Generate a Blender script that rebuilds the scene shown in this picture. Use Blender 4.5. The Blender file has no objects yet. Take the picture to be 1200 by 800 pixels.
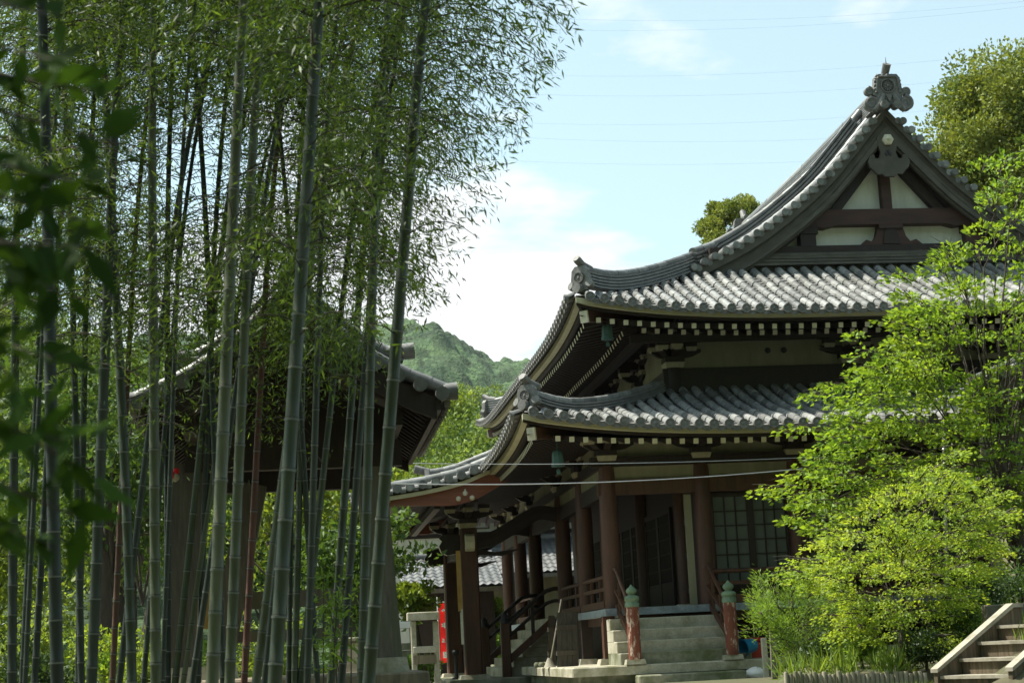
import bpy, math, random
import numpy as np
from mathutils import Matrix, Vector
random.seed(11); RNG = np.random.default_rng(11)
S = bpy.context.scene
COL = S.collection
# ------------------------------------------------------------------ camera
# world axes follow the temple: X along its side, Y along its front, Z up; the lens is the origin
FPX = 2000.0; PSI, TH, RO = 0.12736, 0.1792, -0.04888
def cam_axes():
    fw = np.array([math.sin(PSI)*math.cos(TH), math.cos(PSI)*math.cos(TH), math.sin(TH)])
    r0 = np.array([math.cos(PSI), -math.sin(PSI), 0.0]); u0 = np.cross(r0, fw)
    return r0*math.cos(RO)+u0*math.sin(RO), -r0*math.sin(RO)+u0*math.cos(RO), fw
CR, CU, CF = cam_axes()
cam_d = bpy.data.cameras.new('camera'); cam = bpy.data.objects.new('camera', cam_d); COL.objects.link(cam)
cam.matrix_world = Matrix(((CR[0],CU[0],-CF[0],0),(CR[1],CU[1],-CF[1],0),(CR[2],CU[2],-CF[2],0),(0,0,0,1)))
cam_d.sensor_width = 36; cam_d.lens = FPX/1200*36; cam_d.clip_start = 0.05; cam_d.clip_end = 6000
cam_d.dof.use_dof = True; cam_d.dof.focus_distance = 27; cam_d.dof.aperture_fstop = 5.2
S.camera = cam
def at(x, y, Y):                     # real point at depth Y
    d = CF*FPX+CR*(x-600)-CU*(y-400); return d*(Y/d[1])
def proj(P):
    P = np.atleast_2d(P); z = P@CF
    return 600+FPX*(P@CR)/z, 400-FPX*(P@CU)/z
# ------------------------------------------------------------------ light
SUN = Vector((-0.52, 0.25, 1.0)).normalized()
w = bpy.data.worlds.new('World'); S.world = w; w.use_nodes = True
nt = w.node_tree; nt.nodes.clear(); N = nt.nodes.new; LK = nt.links.new
out = N('ShaderNodeOutputWorld'); bg = N('ShaderNodeBackground'); bg.inputs[1].default_value = 0.11
sky = N('ShaderNodeTexSky'); sky.sky_type = 'NISHITA'; sky.sun_disc = False
sky.sun_elevation = math.asin(SUN.z); sky.sun_rotation = math.atan2(SUN.x, SUN.y)
sky.air_density = 1.0; sky.dust_density = 2.2; sky.ozone_density = 1.0
tc = N('ShaderNodeTexCoord'); sep = N('ShaderNodeSeparateXYZ'); LK(tc.outputs['Generated'], sep.inputs[0])
def wmath(op, a, b=None, clamp=False):
    n = N('ShaderNodeMath'); n.operation = op; n.use_clamp = clamp
    for i, v in enumerate((a, b)):
        if v is None: continue
        if isinstance(v, (int, float)): n.inputs[i].default_value = v
        else: LK(v, n.inputs[i])
    return n.outputs[0]
zc = wmath('MAXIMUM', sep.outputs[2], 0.02)
comb = N('ShaderNodeCombineXYZ')                       # a cloud layer on a flat ceiling high above the place
LK(wmath('DIVIDE', sep.outputs[0], wmath('ADD', zc, .12)), comb.inputs[0]); LK(wmath('DIVIDE', sep.outputs[1], wmath('ADD', zc, .12)), comb.inputs[1])
nz = N('ShaderNodeTexNoise'); nz.inputs['Scale'].default_value = 3.4; nz.inputs['Detail'].default_value = 9; nz.inputs['Roughness'].default_value = .56
mp = N('ShaderNodeMapping'); mp.inputs['Location'].default_value = (3.1, 1.7, 0.4); LK(comb.outputs[0], mp.inputs[0]); LK(mp.outputs[0], nz.inputs['Vector'])
# the cloud bank is thickest low in the direction of the far hills
def blob(c, sc, amp, fall):
    a_ = N('ShaderNodeVectorMath'); a_.operation = 'SUBTRACT'; LK(tc.outputs['Generated'], a_.inputs[0]); a_.inputs[1].default_value = c
    b_ = N('ShaderNodeVectorMath'); b_.operation = 'MULTIPLY'; LK(a_.outputs[0], b_.inputs[0]); b_.inputs[1].default_value = sc
    l_ = N('ShaderNodeVectorMath'); l_.operation = 'LENGTH'; LK(b_.outputs[0], l_.inputs[0])
    return wmath('SUBTRACT', amp, wmath('MULTIPLY', l_.outputs['Value'], fall))
bank = wmath('MAXIMUM', blob((0.055, 0.98, 0.185), (.70, .3, 1), .55, 3.1), blob((0.235, 0.90, 0.357), (.7, .3, 1.3), .25, 2.6))
cm = wmath('MULTIPLY', wmath('ADD', wmath('SUBTRACT', nz.outputs['Fac'], 0.60), wmath('MAXIMUM', bank, -0.02)), 4.0, True)
mixc = N('ShaderNodeMix'); mixc.data_type = 'RGBA'; LK(wmath('MAXIMUM', cm, 0.28), mixc.inputs[0]); tint = N('ShaderNodeVectorMath'); tint.operation = 'MULTIPLY'; LK(sky.outputs[0], tint.inputs[0]); tint.inputs[1].default_value = (1.0, 1.22, 1.02); LK(tint.outputs[0], mixc.inputs[6]); mixc.inputs[7].default_value = (5.0, 5.15, 5.2, 1)
LK(mixc.outputs[2], bg.inputs[0]); LK(bg.outputs[0], out.inputs[0])
sl = bpy.data.lights.new('sun', 'SUN'); sl.energy = 4.5; sl.angle = math.radians(.55); sl.color = (1, .95, .86)
so = bpy.data.objects.new('sun', sl); COL.objects.link(so); so.rotation_euler = SUN.to_track_quat('Z', 'Y').to_euler()
S.view_settings.view_transform = 'Standard'; S.view_settings.look = 'None'; S.view_settings.gamma = 1
S.view_settings.use_curve_mapping = False; S.view_settings.exposure = 1.03
S.render.engine = 'CYCLES'
# ------------------------------------------------------------------ materials
def mat(name, c1, c2=None, scale=6, rough=.7, bump=0.0, island=0.0, spec=.4, stretch=(1,1,1), c3=None, s3=1.2, f3=(.5,.65), detail=6, transl=0.0, metal=0, coord='Object', bscale=None):
    m = bpy.data.materials.new(name); m.use_nodes = True; t = m.node_tree; nd = t.nodes; lk = t.links
    b = nd['Principled BSDF']; b.inputs['Roughness'].default_value = rough; b.inputs['Specular IOR Level'].default_value = spec; b.inputs['Metallic'].default_value = metal
    c2 = c2 or tuple(x*.7 for x in c1)
    tcn = nd.new('ShaderNodeTexCoord'); mpn = nd.new('ShaderNodeMapping'); mpn.inputs['Scale'].default_value = stretch
    lk.new(tcn.outputs[coord], mpn.inputs[0])
    n = nd.new('ShaderNodeTexNoise'); n.inputs['Scale'].default_value = scale; n.inputs['Detail'].default_value = detail; n.inputs['Roughness'].default_value = .6; lk.new(mpn.outputs[0], n.inputs['Vector'])
    r = nd.new('ShaderNodeValToRGB'); r.color_ramp.elements[0].position = .32; r.color_ramp.elements[1].position = .68
    r.color_ramp.elements[0].color = (*c2, 1); r.color_ramp.elements[1].color = (*c1, 1); lk.new(n.outputs['Fac'], r.inputs[0])
    colr = r.outputs[0]
    if c3:
        n3 = nd.new('ShaderNodeTexNoise'); n3.inputs['Scale'].default_value = s3; n3.inputs['Detail'].default_value = 5; n3.inputs['Roughness'].default_value = .65; lk.new(mpn.outputs[0], n3.inputs['Vector'])
        r3 = nd.new('ShaderNodeValToRGB'); r3.color_ramp.elements[0].position = f3[0]; r3.color_ramp.elements[1].position = f3[1]; lk.new(n3.outputs['Fac'], r3.inputs[0])
        mx = nd.new('ShaderNodeMix'); mx.data_type = 'RGBA'; lk.new(r3.outputs[0], mx.inputs[0]); lk.new(colr, mx.inputs[6]); mx.inputs[7].default_value = (*c3, 1); colr = mx.outputs[2]
    if island:
        g = nd.new('ShaderNodeNewGeometry'); mr = nd.new('ShaderNodeMapRange'); lk.new(g.outputs['Random Per Island'], mr.inputs[0]); mr.inputs[3].default_value = 1-island; mr.inputs[4].default_value = 1+island
        mm = nd.new('ShaderNodeVectorMath'); mm.operation = 'SCALE'; lk.new(colr, mm.inputs[0]); lk.new(mr.outputs[0], mm.inputs['Scale']); colr = mm.outputs[0]
    if 'bamboo_culm' in name or name == 'bamboo_culm':
        oi = nd.new('ShaderNodeObjectInfo'); mr = nd.new('ShaderNodeMapRange'); lk.new(oi.outputs['Random'], mr.inputs[0]); mr.inputs[3].default_value = .62; mr.inputs[4].default_value = 1.35
        hs_ = nd.new('ShaderNodeHueSaturation'); lk.new(colr, hs_.inputs['Color']); lk.new(mr.outputs[0], hs_.inputs['Value']); mr2 = nd.new('ShaderNodeMapRange'); lk.new(oi.outputs['Random'], mr2.inputs[0]); mr2.inputs[3].default_value = .52; mr2.inputs[4].default_value = .47; lk.new(mr2.outputs[0], hs_.inputs['Hue']); colr = hs_.outputs[0]
    lk.new(colr, b.inputs['Base Color'])
    if bump:
        bn = nd.new('ShaderNodeBump'); bn.inputs['Strength'].default_value = bump; bn.inputs['Distance'].default_value = .02
        src = n
        if bscale:
            src = nd.new('ShaderNodeTexNoise'); src.inputs['Scale'].default_value = bscale; src.inputs['Detail'].default_value = 5; lk.new(mpn.outputs[0], src.inputs['Vector'])
        lk.new(src.outputs['Fac'], bn.inputs['Height']); lk.new(bn.outputs[0], b.inputs['Normal'])
    if transl:
        tr = nd.new('ShaderNodeBsdfTranslucent'); sc = nd.new('ShaderNodeMix'); sc.data_type = 'RGBA'; sc.blend_type = 'MULTIPLY'; sc.inputs[0].default_value = 1
        lk.new(colr, sc.inputs[6]); sc.inputs[7].default_value = (1.5, 1.35, .6, 1); lk.new(sc.outputs[2], tr.inputs[0])
        ms = nd.new('ShaderNodeMixShader'); ms.inputs[0].default_value = transl; lk.new(b.outputs[0], ms.inputs[1]); lk.new(tr.outputs[0], ms.inputs[2])
        lk.new(ms.outputs[0], nd['Material Output'].inputs[0])
    return m
M = {}
M['tile'] = mat('roof_tile', (.25,.25,.235), (.13,.135,.13), 9, .42, .2, .40, .5, c3=(.085,.088,.07), s3=1.3, f3=(.50,.74))
M['tile_pan'] = mat('shaded_pan_tile', (.13,.13,.125), (.075,.076,.072), 9, .5, .2, .35, .4, c3=(.06,.065,.045), s3=1.5, f3=(.5,.7))  # darkened copy of the cover tile; valley shade put into the colour
M['tile_old'] = mat('ridge_tile', (.17,.17,.165), (.09,.095,.09), 7, .5, .2, .2, .45)
M['oni'] = mat('carved_tile', (.19,.185,.17), (.10,.10,.09), 14, .6, .3)
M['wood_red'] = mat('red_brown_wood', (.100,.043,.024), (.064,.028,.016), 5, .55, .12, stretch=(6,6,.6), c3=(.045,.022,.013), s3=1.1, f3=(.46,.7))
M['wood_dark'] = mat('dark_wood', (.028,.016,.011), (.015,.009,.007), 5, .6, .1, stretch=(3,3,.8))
M['wood_beam'] = mat('gable_beam_wood', (.065,.026,.016), (.03,.014,.010), 3, .6, .12, stretch=(.5,2,3))
M['wood_grey'] = mat('weathered_board', (.10,.093,.072), (.062,.057,.045), 4, .75, .15, stretch=(1,3,1))
M['cream'] = mat('cream_paint', (.66,.62,.46), (.56,.52,.38), 12, .6, .05)
M['fascia'] = mat('fascia_paint', (.50,.47,.30), (.42,.39,.245), 6, .65, .05)
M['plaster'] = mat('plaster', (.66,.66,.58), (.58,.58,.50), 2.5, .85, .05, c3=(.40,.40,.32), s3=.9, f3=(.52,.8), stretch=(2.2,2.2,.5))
M['plaster_dim'] = mat('dim_plaster', (.25,.235,.15), (.195,.185,.115), 2.5, .85, .05, c3=(.15,.14,.085), s3=.9, f3=(.5,.75), stretch=(2.2,2.2,.5))  # darkened plaster; the shade under the eaves is put into its colour
M['stone'] = mat('granite', (.46,.43,.34), (.36,.335,.255), 30, .8, .2, c3=(.20,.195,.115), s3=2.2, f3=(.44,.66))
M['stone_moss'] = mat('mossy_stone', (.30,.29,.22), (.17,.175,.12), 9, .85, .3, c3=(.10,.115,.05), s3=2.8, f3=(.42,.64))
M['slate'] = mat('blue_grey_slab', (.25,.30,.33), (.19,.23,.255), 14, .6, .08, c3=(.14,.16,.175), s3=3)
M['post_red'] = mat('peeling_red_paint', (.20,.055,.028), (.12,.035,.019), 8, .65, .2, stretch=(1,1,.35), c3=(.46,.36,.28), s3=14, f3=(.53,.62))
M['bronze'] = mat('green_bronze', (.16,.24,.14), (.09,.14,.09), 12, .6, .1)
M['verdigris'] = mat('verdigris', (.055,.12,.10), (.035,.08,.068), 12, .6, .1)
M['wood_red_l'] = mat('red_bargeboard_paint', (.22,.07,.035), (.15,.05,.026), 5, .55, .1, stretch=(.6,4,4))
M['paper_l'] = mat('lit_lattice_paper', (.58,.60,.55), (.5,.52,.47), 3, .22, spec=.9)  # brighter copy of the paper, its lit look put into the colour
M['paper'] = mat('shaded_shoji_paper', (.11,.13,.105), (.085,.10,.08), 3, .8)  # grey paper tone carries the deep shade of the side wall
M['cream_dark'] = mat('dark_cream_paint', (.34,.31,.20), (.26,.235,.15), 12, .7)  # darker cream used on the brackets
M['iron'] = mat('dark_iron', (.03,.03,.032), (.02,.02,.02), 20, .5)
M['cable'] = mat('cable_grey', (.22,.24,.26), (.2,.22,.24), 20, .5)
M['steel'] = mat('pale_metal', (.6,.61,.62), (.5,.5,.5), 20, .35, metal=.8)
M['yellow'] = mat('ochre_board', (.50,.32,.09), (.40,.24,.06), 8, .7)
M['blue'] = mat('blue_plastic', (.015,.24,.44), (.012,.2,.38), 6, .35)
M['redplastic'] = mat('red_plastic', (.42,.03,.02), (.34,.025,.018), 6, .4)
M['cloth_red'] = mat('red_cloth', (.72,.025,.03), (.62,.02,.025), 6, .8, transl=.25)
M['white'] = mat('white_paint', (.78,.78,.75), (.7,.7,.67), 8, .6)
M['ground'] = mat('gravel_ground', (.40,.38,.31), (.29,.275,.22), 24, .9, .3, c3=(.20,.19,.13), s3=.25, f3=(.5,.65), bscale=60)
M['earth'] = mat('packed_earth', (.13,.115,.08), (.075,.07,.045), 5, .95, .3, c3=(.06,.075,.03), s3=.6, bscale=40)
M['soil'] = mat('garden_soil', (.10,.09,.05), (.06,.055,.03), 6, .95, .3, c3=(.07,.10,.03), s3=1.5)
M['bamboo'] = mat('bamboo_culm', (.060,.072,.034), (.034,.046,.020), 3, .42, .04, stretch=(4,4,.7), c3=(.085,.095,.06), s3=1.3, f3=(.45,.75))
M['bamboo_dark'] = mat('shaded_bamboo_culm', (.032,.042,.027), (.02,.027,.018), 3, .5, .04, stretch=(4,4,.7))  # darker copy of the culm green; grove shade put into the colour
M['bamboo_brown'] = mat('dead_bamboo_culm', (.14,.06,.035), (.08,.035,.022), 3, .6, .04, stretch=(4,4,.7))
M['node'] = mat('bamboo_node_ring', (.16,.175,.14), (.09,.10,.08), 10, .6)
M['node_dark'] = mat('bamboo_node_scar', (.035,.035,.028), None, 10, .7)
M['twig'] = mat('twig', (.06,.05,.03), (.035,.03,.018), 8, .8)
M['bark'] = mat('bark', (.085,.068,.05), (.045,.036,.028), 10, .9, .5, stretch=(1,1,.3))
M['bleaf'] = mat('bamboo_leaf', (.095,.155,.028), (.055,.10,.018), 1.2, .5, 0, .4, .3, transl=.42)
M['maple'] = mat('maple_leaf', (.22,.32,.036), (.115,.22,.026), .9, .55, 0, .35, .3, transl=.5)
M['maple_y'] = mat('yellow_maple_leaf', (.34,.42,.06), (.155,.275,.035), 1.8, .55, 0, .3, .3, transl=.5)
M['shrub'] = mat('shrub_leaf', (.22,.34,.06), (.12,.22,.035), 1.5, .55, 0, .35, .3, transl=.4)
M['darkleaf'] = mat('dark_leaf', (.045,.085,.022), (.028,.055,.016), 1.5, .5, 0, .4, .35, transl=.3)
M['broad'] = mat('broad_leaf', (.085,.15,.03), (.05,.10,.02), .6, .55, 0, .4, .3, transl=.35)
M['broad_l'] = mat('light_broad_leaf', (.22,.29,.04), (.13,.20,.03), .6, .55, 0, .35, .3, transl=.4)
M['olive'] = mat('olive_leaf', (.23,.27,.055), (.11,.16,.03), .5, .6, 0, .3, .3, transl=.3)
M['hill'] = mat('hill_leaf', (.21,.28,.05), (.11,.18,.035), .25, .6, 0, .4, .3, transl=.3)
M['fern'] = mat('foreground_leaf', (.036,.080,.013), (.02,.046,.008), 3, .75, 0, .35, .08, transl=.35)
M['grass'] = mat('grass_blade', (.22,.31,.06), (.13,.22,.04), 3, .6, 0, .4, .3, transl=.35)
M['forest'] = mat('wooded_hill', (.085,.14,.05), (.035,.065,.028), .055, .9, .0, 0, .2, c3=(.05,.085,.04), s3=.013, f3=(.45,.6), detail=9)
fm = M['forest'].node_tree; vo = fm.nodes.new('ShaderNodeTexVoronoi'); vo.inputs['Scale'].default_value = .17; tcf = fm.nodes.new('ShaderNodeTexCoord'); nzf = fm.nodes.new('ShaderNodeTexNoise'); nzf.inputs['Scale'].default_value = .9; nzf.inputs['Detail'].default_value = 6
fm.links.new(tcf.outputs['Object'], vo.inputs['Vector']); fm.links.new(tcf.outputs['Object'], nzf.inputs['Vector'])
bmf = fm.nodes.new('ShaderNodeBump'); bmf.inputs['Strength'].default_value = 1; bmf.inputs['Distance'].default_value = 1.6; fm.links.new(nzf.outputs['Fac'], bmf.inputs['Height']); fm.links.new(bmf.outputs[0], fm.nodes['Principled BSDF'].inputs['Normal'])
src_ = fm.nodes['Principled BSDF'].inputs['Base Color'].links[0].from_socket; hv = fm.nodes.new('ShaderNodeHueSaturation'); mrf = fm.nodes.new('ShaderNodeMapRange'); sx_ = fm.nodes.new('ShaderNodeSeparateXYZ'); fm.links.new(vo.outputs['Color'], sx_.inputs[0]); fm.links.new(sx_.outputs[0], mrf.inputs[0]); mrf.inputs[3].default_value = .55; mrf.inputs[4].default_value = 1.45
fm.links.new(src_, hv.inputs['Color']); fm.links.new(mrf.outputs[0], hv.inputs['Value']); fm.links.new(hv.outputs[0], fm.nodes['Principled BSDF'].inputs['Base Color'])
M['bare'] = mat('bare_earth', (.42,.30,.2), (.36,.26,.17), .2, .9)
M['greywood'] = mat('grey_timber', (.17,.15,.12), (.095,.085,.066), 5, .85, .25, stretch=(4,4,.5), c3=(.10,.105,.06), s3=1.5)
M['dirtystone'] = mat('stained_concrete', (.30,.25,.17), (.13,.105,.066), 6, .9, .2, stretch=(2,2,.35), c3=(.12,.10,.06), s3=3)
M['tread'] = mat('worn_tread', (.36,.33,.26), (.27,.245,.185), 12, .85, .1, c3=(.15,.14,.09), s3=4, f3=(.5,.75))
M['log'] = mat('pale_log', (.34,.31,.23), (.20,.18,.125), 7, .9, .2, stretch=(3,3,.5), c3=(.14,.14,.08), s3=3)
M['riser'] = mat('stained_riser', (.17,.13,.082), (.065,.05,.03), 5, .9, .2, stretch=(5,5,.3), c3=(.06,.055,.03), s3=2)
M['old_plank'] = mat('old_plank', (.10,.088,.066), (.055,.048,.036), 5, .85, .2, stretch=(6,6,.5))
# ------------------------------------------------------------------ mesh builder
class MB:
    def __init__(s): s.v = []; s.f = []; s.m = []; s.sm = []
    def add(s, vs, fs, m=0, sm=False):
        o = len(s.v); s.v.extend([tuple(map(float, p)) for p in vs])
        for f in fs: s.f.append(tuple(i+o for i in f)); s.m.append(m); s.sm.append(sm)
    def box(s, x0, x1, y0, y1, z0, z1, m=0, ts=0.0):
        a = ts
        s.add([(x0,y0,z0),(x1,y0,z0),(x1,y1,z0),(x0,y1,z0),(x0+a,y0+a,z1),(x1-a,y0+a,z1),(x1-a,y1-a,z1),(x0+a,y1-a,z1)],
              [(3,2,1,0),(4,5,6,7),(0,1,5,4),(1,2,6,5),(2,3,7,6),(3,0,4,7)], m)
    def cbox(s, x0, x1, y0, y1, z0, z1, m=0, c=.012):          # box with chamfered upright and top edges
        pts = [(x0+c,y0),(x1-c,y0),(x1,y0+c),(x1,y1-c),(x1-c,y1),(x0+c,y1),(x0,y1-c),(x0,y0+c)]
        cx, cy = (x0+x1)/2, (y0+y1)/2; fx = 1-2*c/max(1e-6,(x1-x0)); fy = 1-2*c/max(1e-6,(y1-y0))
        vs = [(x,y,z0) for x,y in pts]+[(x,y,z1-c) for x,y in pts]+[(cx+(x-cx)*fx,cy+(y-cy)*fy,z1) for x,y in pts]
        fs = [tuple(range(7,-1,-1)), tuple(range(16,24))]
        for k in (0, 8):
            for i in range(8): j = (i+1)%8; fs.append((k+i,k+j,k+j+8,k+i+8))
        s.add(vs, fs, m)
    def bar(s, p0, p1, w, h, m=0, up=(0,0,1), m_end=None):
        p0 = np.array(p0, float); p1 = np.array(p1, float); t = p1-p0; t /= np.linalg.norm(t)
        sd = np.cross(t, up); sd /= np.linalg.norm(sd); u = np.cross(sd, t)
        q = [sd*a*w/2+u*b*h/2 for a, b in ((-1,-1),(1,-1),(1,1),(-1,1))]
        vs = [p0+k for k in q]+[p1+k for k in q]
        s.add(vs, [(0,1,5,4),(1,2,6,5),(2,3,7,6),(3,0,4,7)], m)
        s.add(vs, [(3,2,1,0),(4,5,6,7)], m if m_end is None else m_end)
    def tube(s, pts, r, n=8, m=0, cap=True, sm=True):
        pts = [np.array(p, float) for p in pts]; k = len(pts); rr = r if hasattr(r, '__len__') else [r]*k
        ref = None; rings = []
        for i in range(k):
            t = pts[min(i+1,k-1)]-pts[max(i-1,0)]; t = t/(np.linalg.norm(t)+1e-12)
            if ref is None: ref = np.array((0,0,1.)) if abs(t[2]) < .9 else np.array((1.,0,0))
            a = np.cross(t, ref); a /= np.linalg.norm(a); b = np.cross(a, t); ref = b
            rings.append([pts[i]+rr[i]*(a*math.cos(2*math.pi*j/n)+b*math.sin(2*math.pi*j/n)) for j in range(n)])
        vs = [p for rg in rings for p in rg]; fs = []
        for i in range(k-1):
            for j in range(n): jj = (j+1)%n; fs.append((i*n+j, i*n+jj, (i+1)*n+jj, (i+1)*n+j))
        s.add(vs, fs, m, sm)
        if cap: s.add(rings[0], [tuple(range(n-1,-1,-1))], m); s.add(rings[-1], [tuple(range(n))], m)
    def lathe(s, c, prof, n=16, m=0, axis='z', sm=True):
        vs = []; k = len(prof)
        for r, h in prof:
            for j in range(n):
                a = 2*math.pi*j/n; p = (r*math.cos(a), r*math.sin(a), h)
                if axis == 'y': p = (p[0], -p[2], p[1])
                if axis == 'x': p = (p[2], p[1], -p[0])
                vs.append((c[0]+p[0], c[1]+p[1], c[2]+p[2]))
        fs = [(i*n+j, i*n+(j+1)%n, (i+1)*n+(j+1)%n, (i+1)*n+j) for i in range(k-1) for j in range(n)]
        s.add(vs, fs, m, sm); s.add(vs, [tuple(range(n-1,-1,-1)), tuple((k-1)*n+j for j in range(n))], m)
    def prism(s, poly, o, ax, ay, dv, m=0, m_side=None):
        o = np.array(o, float); ax = np.array(ax, float); ay = np.array(ay, float); dv = np.array(dv, float); n = len(poly)
        a = [o+ax*p[0]+ay*p[1] for p in poly]; b = [p+dv for p in a]
        s.add(a+b, [tuple(range(n-1,-1,-1)), tuple(range(n,2*n))], m)
        s.add(a+b, [(i,(i+1)%n,n+(i+1)%n,n+i) for i in range(n)], m if m_side is None else m_side)
    def sweep(s, path, prof, m=0, side=None, closed=True, sm=False, cap=True):
        path = [np.array(p, float) for p in path]; k = len(path); n = len(prof); vs = []
        for i in range(k):
            t = path[min(i+1,k-1)]-path[max(i-1,0)]; t /= np.linalg.norm(t)
            sd = np.array(side, float) if side is not None else np.cross(t, (0,0,1.)); sd = sd/np.linalg.norm(sd)
            u = np.cross(sd, t); u /= np.linalg.norm(u)
            if u[2] < 0: u = -u
            vs += [path[i]+sd*a+u*b for a, b in prof]
        fs = [(i*n+j, i*n+(j+1)%n, (i+1)*n+(j+1)%n, (i+1)*n+j) for i in range(k-1) for j in range(n if closed else n-1)]
        s.add(vs, fs, m, sm)
        if cap and closed: s.add(vs[:n], [tuple(range(n-1,-1,-1))], m); s.add(vs[-n:], [tuple(range(n))], m)
    def build(s, name, mats, parent=None, loc=None, label=None):
        me = bpy.data.meshes.new(name)
        o = np.zeros(3)
        if parent is not None and loc is None: o = np.array(parent.get('_w', (0,0,0)))
        me.from_pydata([(p[0]-o[0], p[1]-o[1], p[2]-o[2]) for p in s.v], [], s.f)
        for q in (mats if isinstance(mats, (list, tuple)) else [mats]): me.materials.append(M[q] if isinstance(q, str) else q)
        me.polygons.foreach_set('material_index', s.m); me.polygons.foreach_set('use_smooth', s.sm)
        me.update()
        ob = bpy.data.objects.new(name, me); COL.objects.link(ob)
        if parent is not None: ob.parent = parent; ob['_w'] = list(map(float, o))
        if loc is not None: ob.location = loc
        if label: ob['label'] = label
        return ob
def tag(o, label=None, cat=None, group=None, kind=None):
    if label: o['label'] = label
    if cat: o['category'] = cat
    if group: o['group'] = group
    if kind: o['kind'] = kind
    return o
def thing(name, label, cat, loc=(0,0,0), group=None):
    o = bpy.data.objects.new(name, None); COL.objects.link(o); o.location = loc; o['_w'] = list(map(float, loc)); o.empty_display_size = .2
    return tag(o, label, cat, group)
def link_mesh(name, me, parent, loc, rotz=0):
    o = bpy.data.objects.new(name, me); COL.objects.link(o); o.parent = parent
    pw = parent.get('_w', (0,0,0)) if parent is not None else (0,0,0)
    o.location = (loc[0]-pw[0], loc[1]-pw[1], loc[2]-pw[2]); o.rotation_euler = (0,0,rotz); return o
def leaves(name, C, D, L, W, mname, parent=None, fold=.25, loc=None):
    """one mesh of many small folded leaves: C base points, D directions, L lengths"""
    C = np.asarray(C, float); D = np.asarray(D, float); n = len(C); D = D/(np.linalg.norm(D, axis=1, keepdims=True)+1e-9)
    R = RNG.normal(size=(n,3)); Sd = np.cross(D, R); Sd /= np.linalg.norm(Sd, axis=1, keepdims=True)+1e-9; U = np.cross(Sd, D)
    L = np.broadcast_to(L, (n,))[:,None]; Wd = L*W
    o = np.array(parent.get('_w', (0,0,0))) if (parent is not None and loc is None) else np.zeros(3)
    V = np.empty((n,4,3)); V[:,0] = C; V[:,1] = C+D*L*.42+Sd*Wd/2+U*Wd*fold; V[:,2] = C+D*L; V[:,3] = C+D*L*.42-Sd*Wd/2+U*Wd*fold
    V = (V-o).reshape(-1,3)
    me = bpy.data.meshes.new(name); me.vertices.add(4*n); me.vertices.foreach_set('co', V.ravel())
    me.loops.add(4*n); me.loops.foreach_set('vertex_index', np.arange(4*n)); me.polygons.add(n)
    me.polygons.foreach_set('loop_start', np.arange(n)*4); me.materials.append(M[mname]); me.update(calc_edges=True)
    ob = bpy.data.objects.new(name, me); COL.objects.link(ob)
    if parent is not None: ob.parent = parent
    if loc is not None: ob.location = loc
    return ob
def copy_tree(o, loc=None, rotz=0, sc=None, label=None, group=None, parent=None):
    c = o.copy(); COL.objects.link(c)
    if parent is not None: c.parent = parent
    if loc is not None: c.location = loc; c.rotation_euler = (0,0,rotz)
    if sc: c.scale = sc if hasattr(sc, '__len__') else (sc,sc,sc)
    if label: c['label'] = label
    if group: c['group'] = group
    for ch in list(o.children): copy_tree(ch, parent=c)
    return c
def interp(xs, ys):
    xs = np.array(xs, float); ys = np.array(ys, float); d = np.diff(ys)/np.diff(xs)
    mm = np.concatenate(([d[0]], (d[:-1]+d[1:])/2, [d[-1]]))
    def f(x):
        i = int(np.clip(np.searchsorted(xs, x)-1, 0, len(xs)-2)); h = xs[i+1]-xs[i]; t = (x-xs[i])/h
        if t < 0: return ys[0]+mm[0]*(x-xs[0])
        if t > 1: return ys[-1]+mm[-1]*(x-xs[-1])
        return (2*t**3-3*t*t+1)*ys[i]+(t**3-2*t*t+t)*h*mm[i]+(-2*t**3+3*t*t)*ys[i+1]+(t**3-t*t)*h*mm[i+1]
    return f
GZ = -0.6
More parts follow.
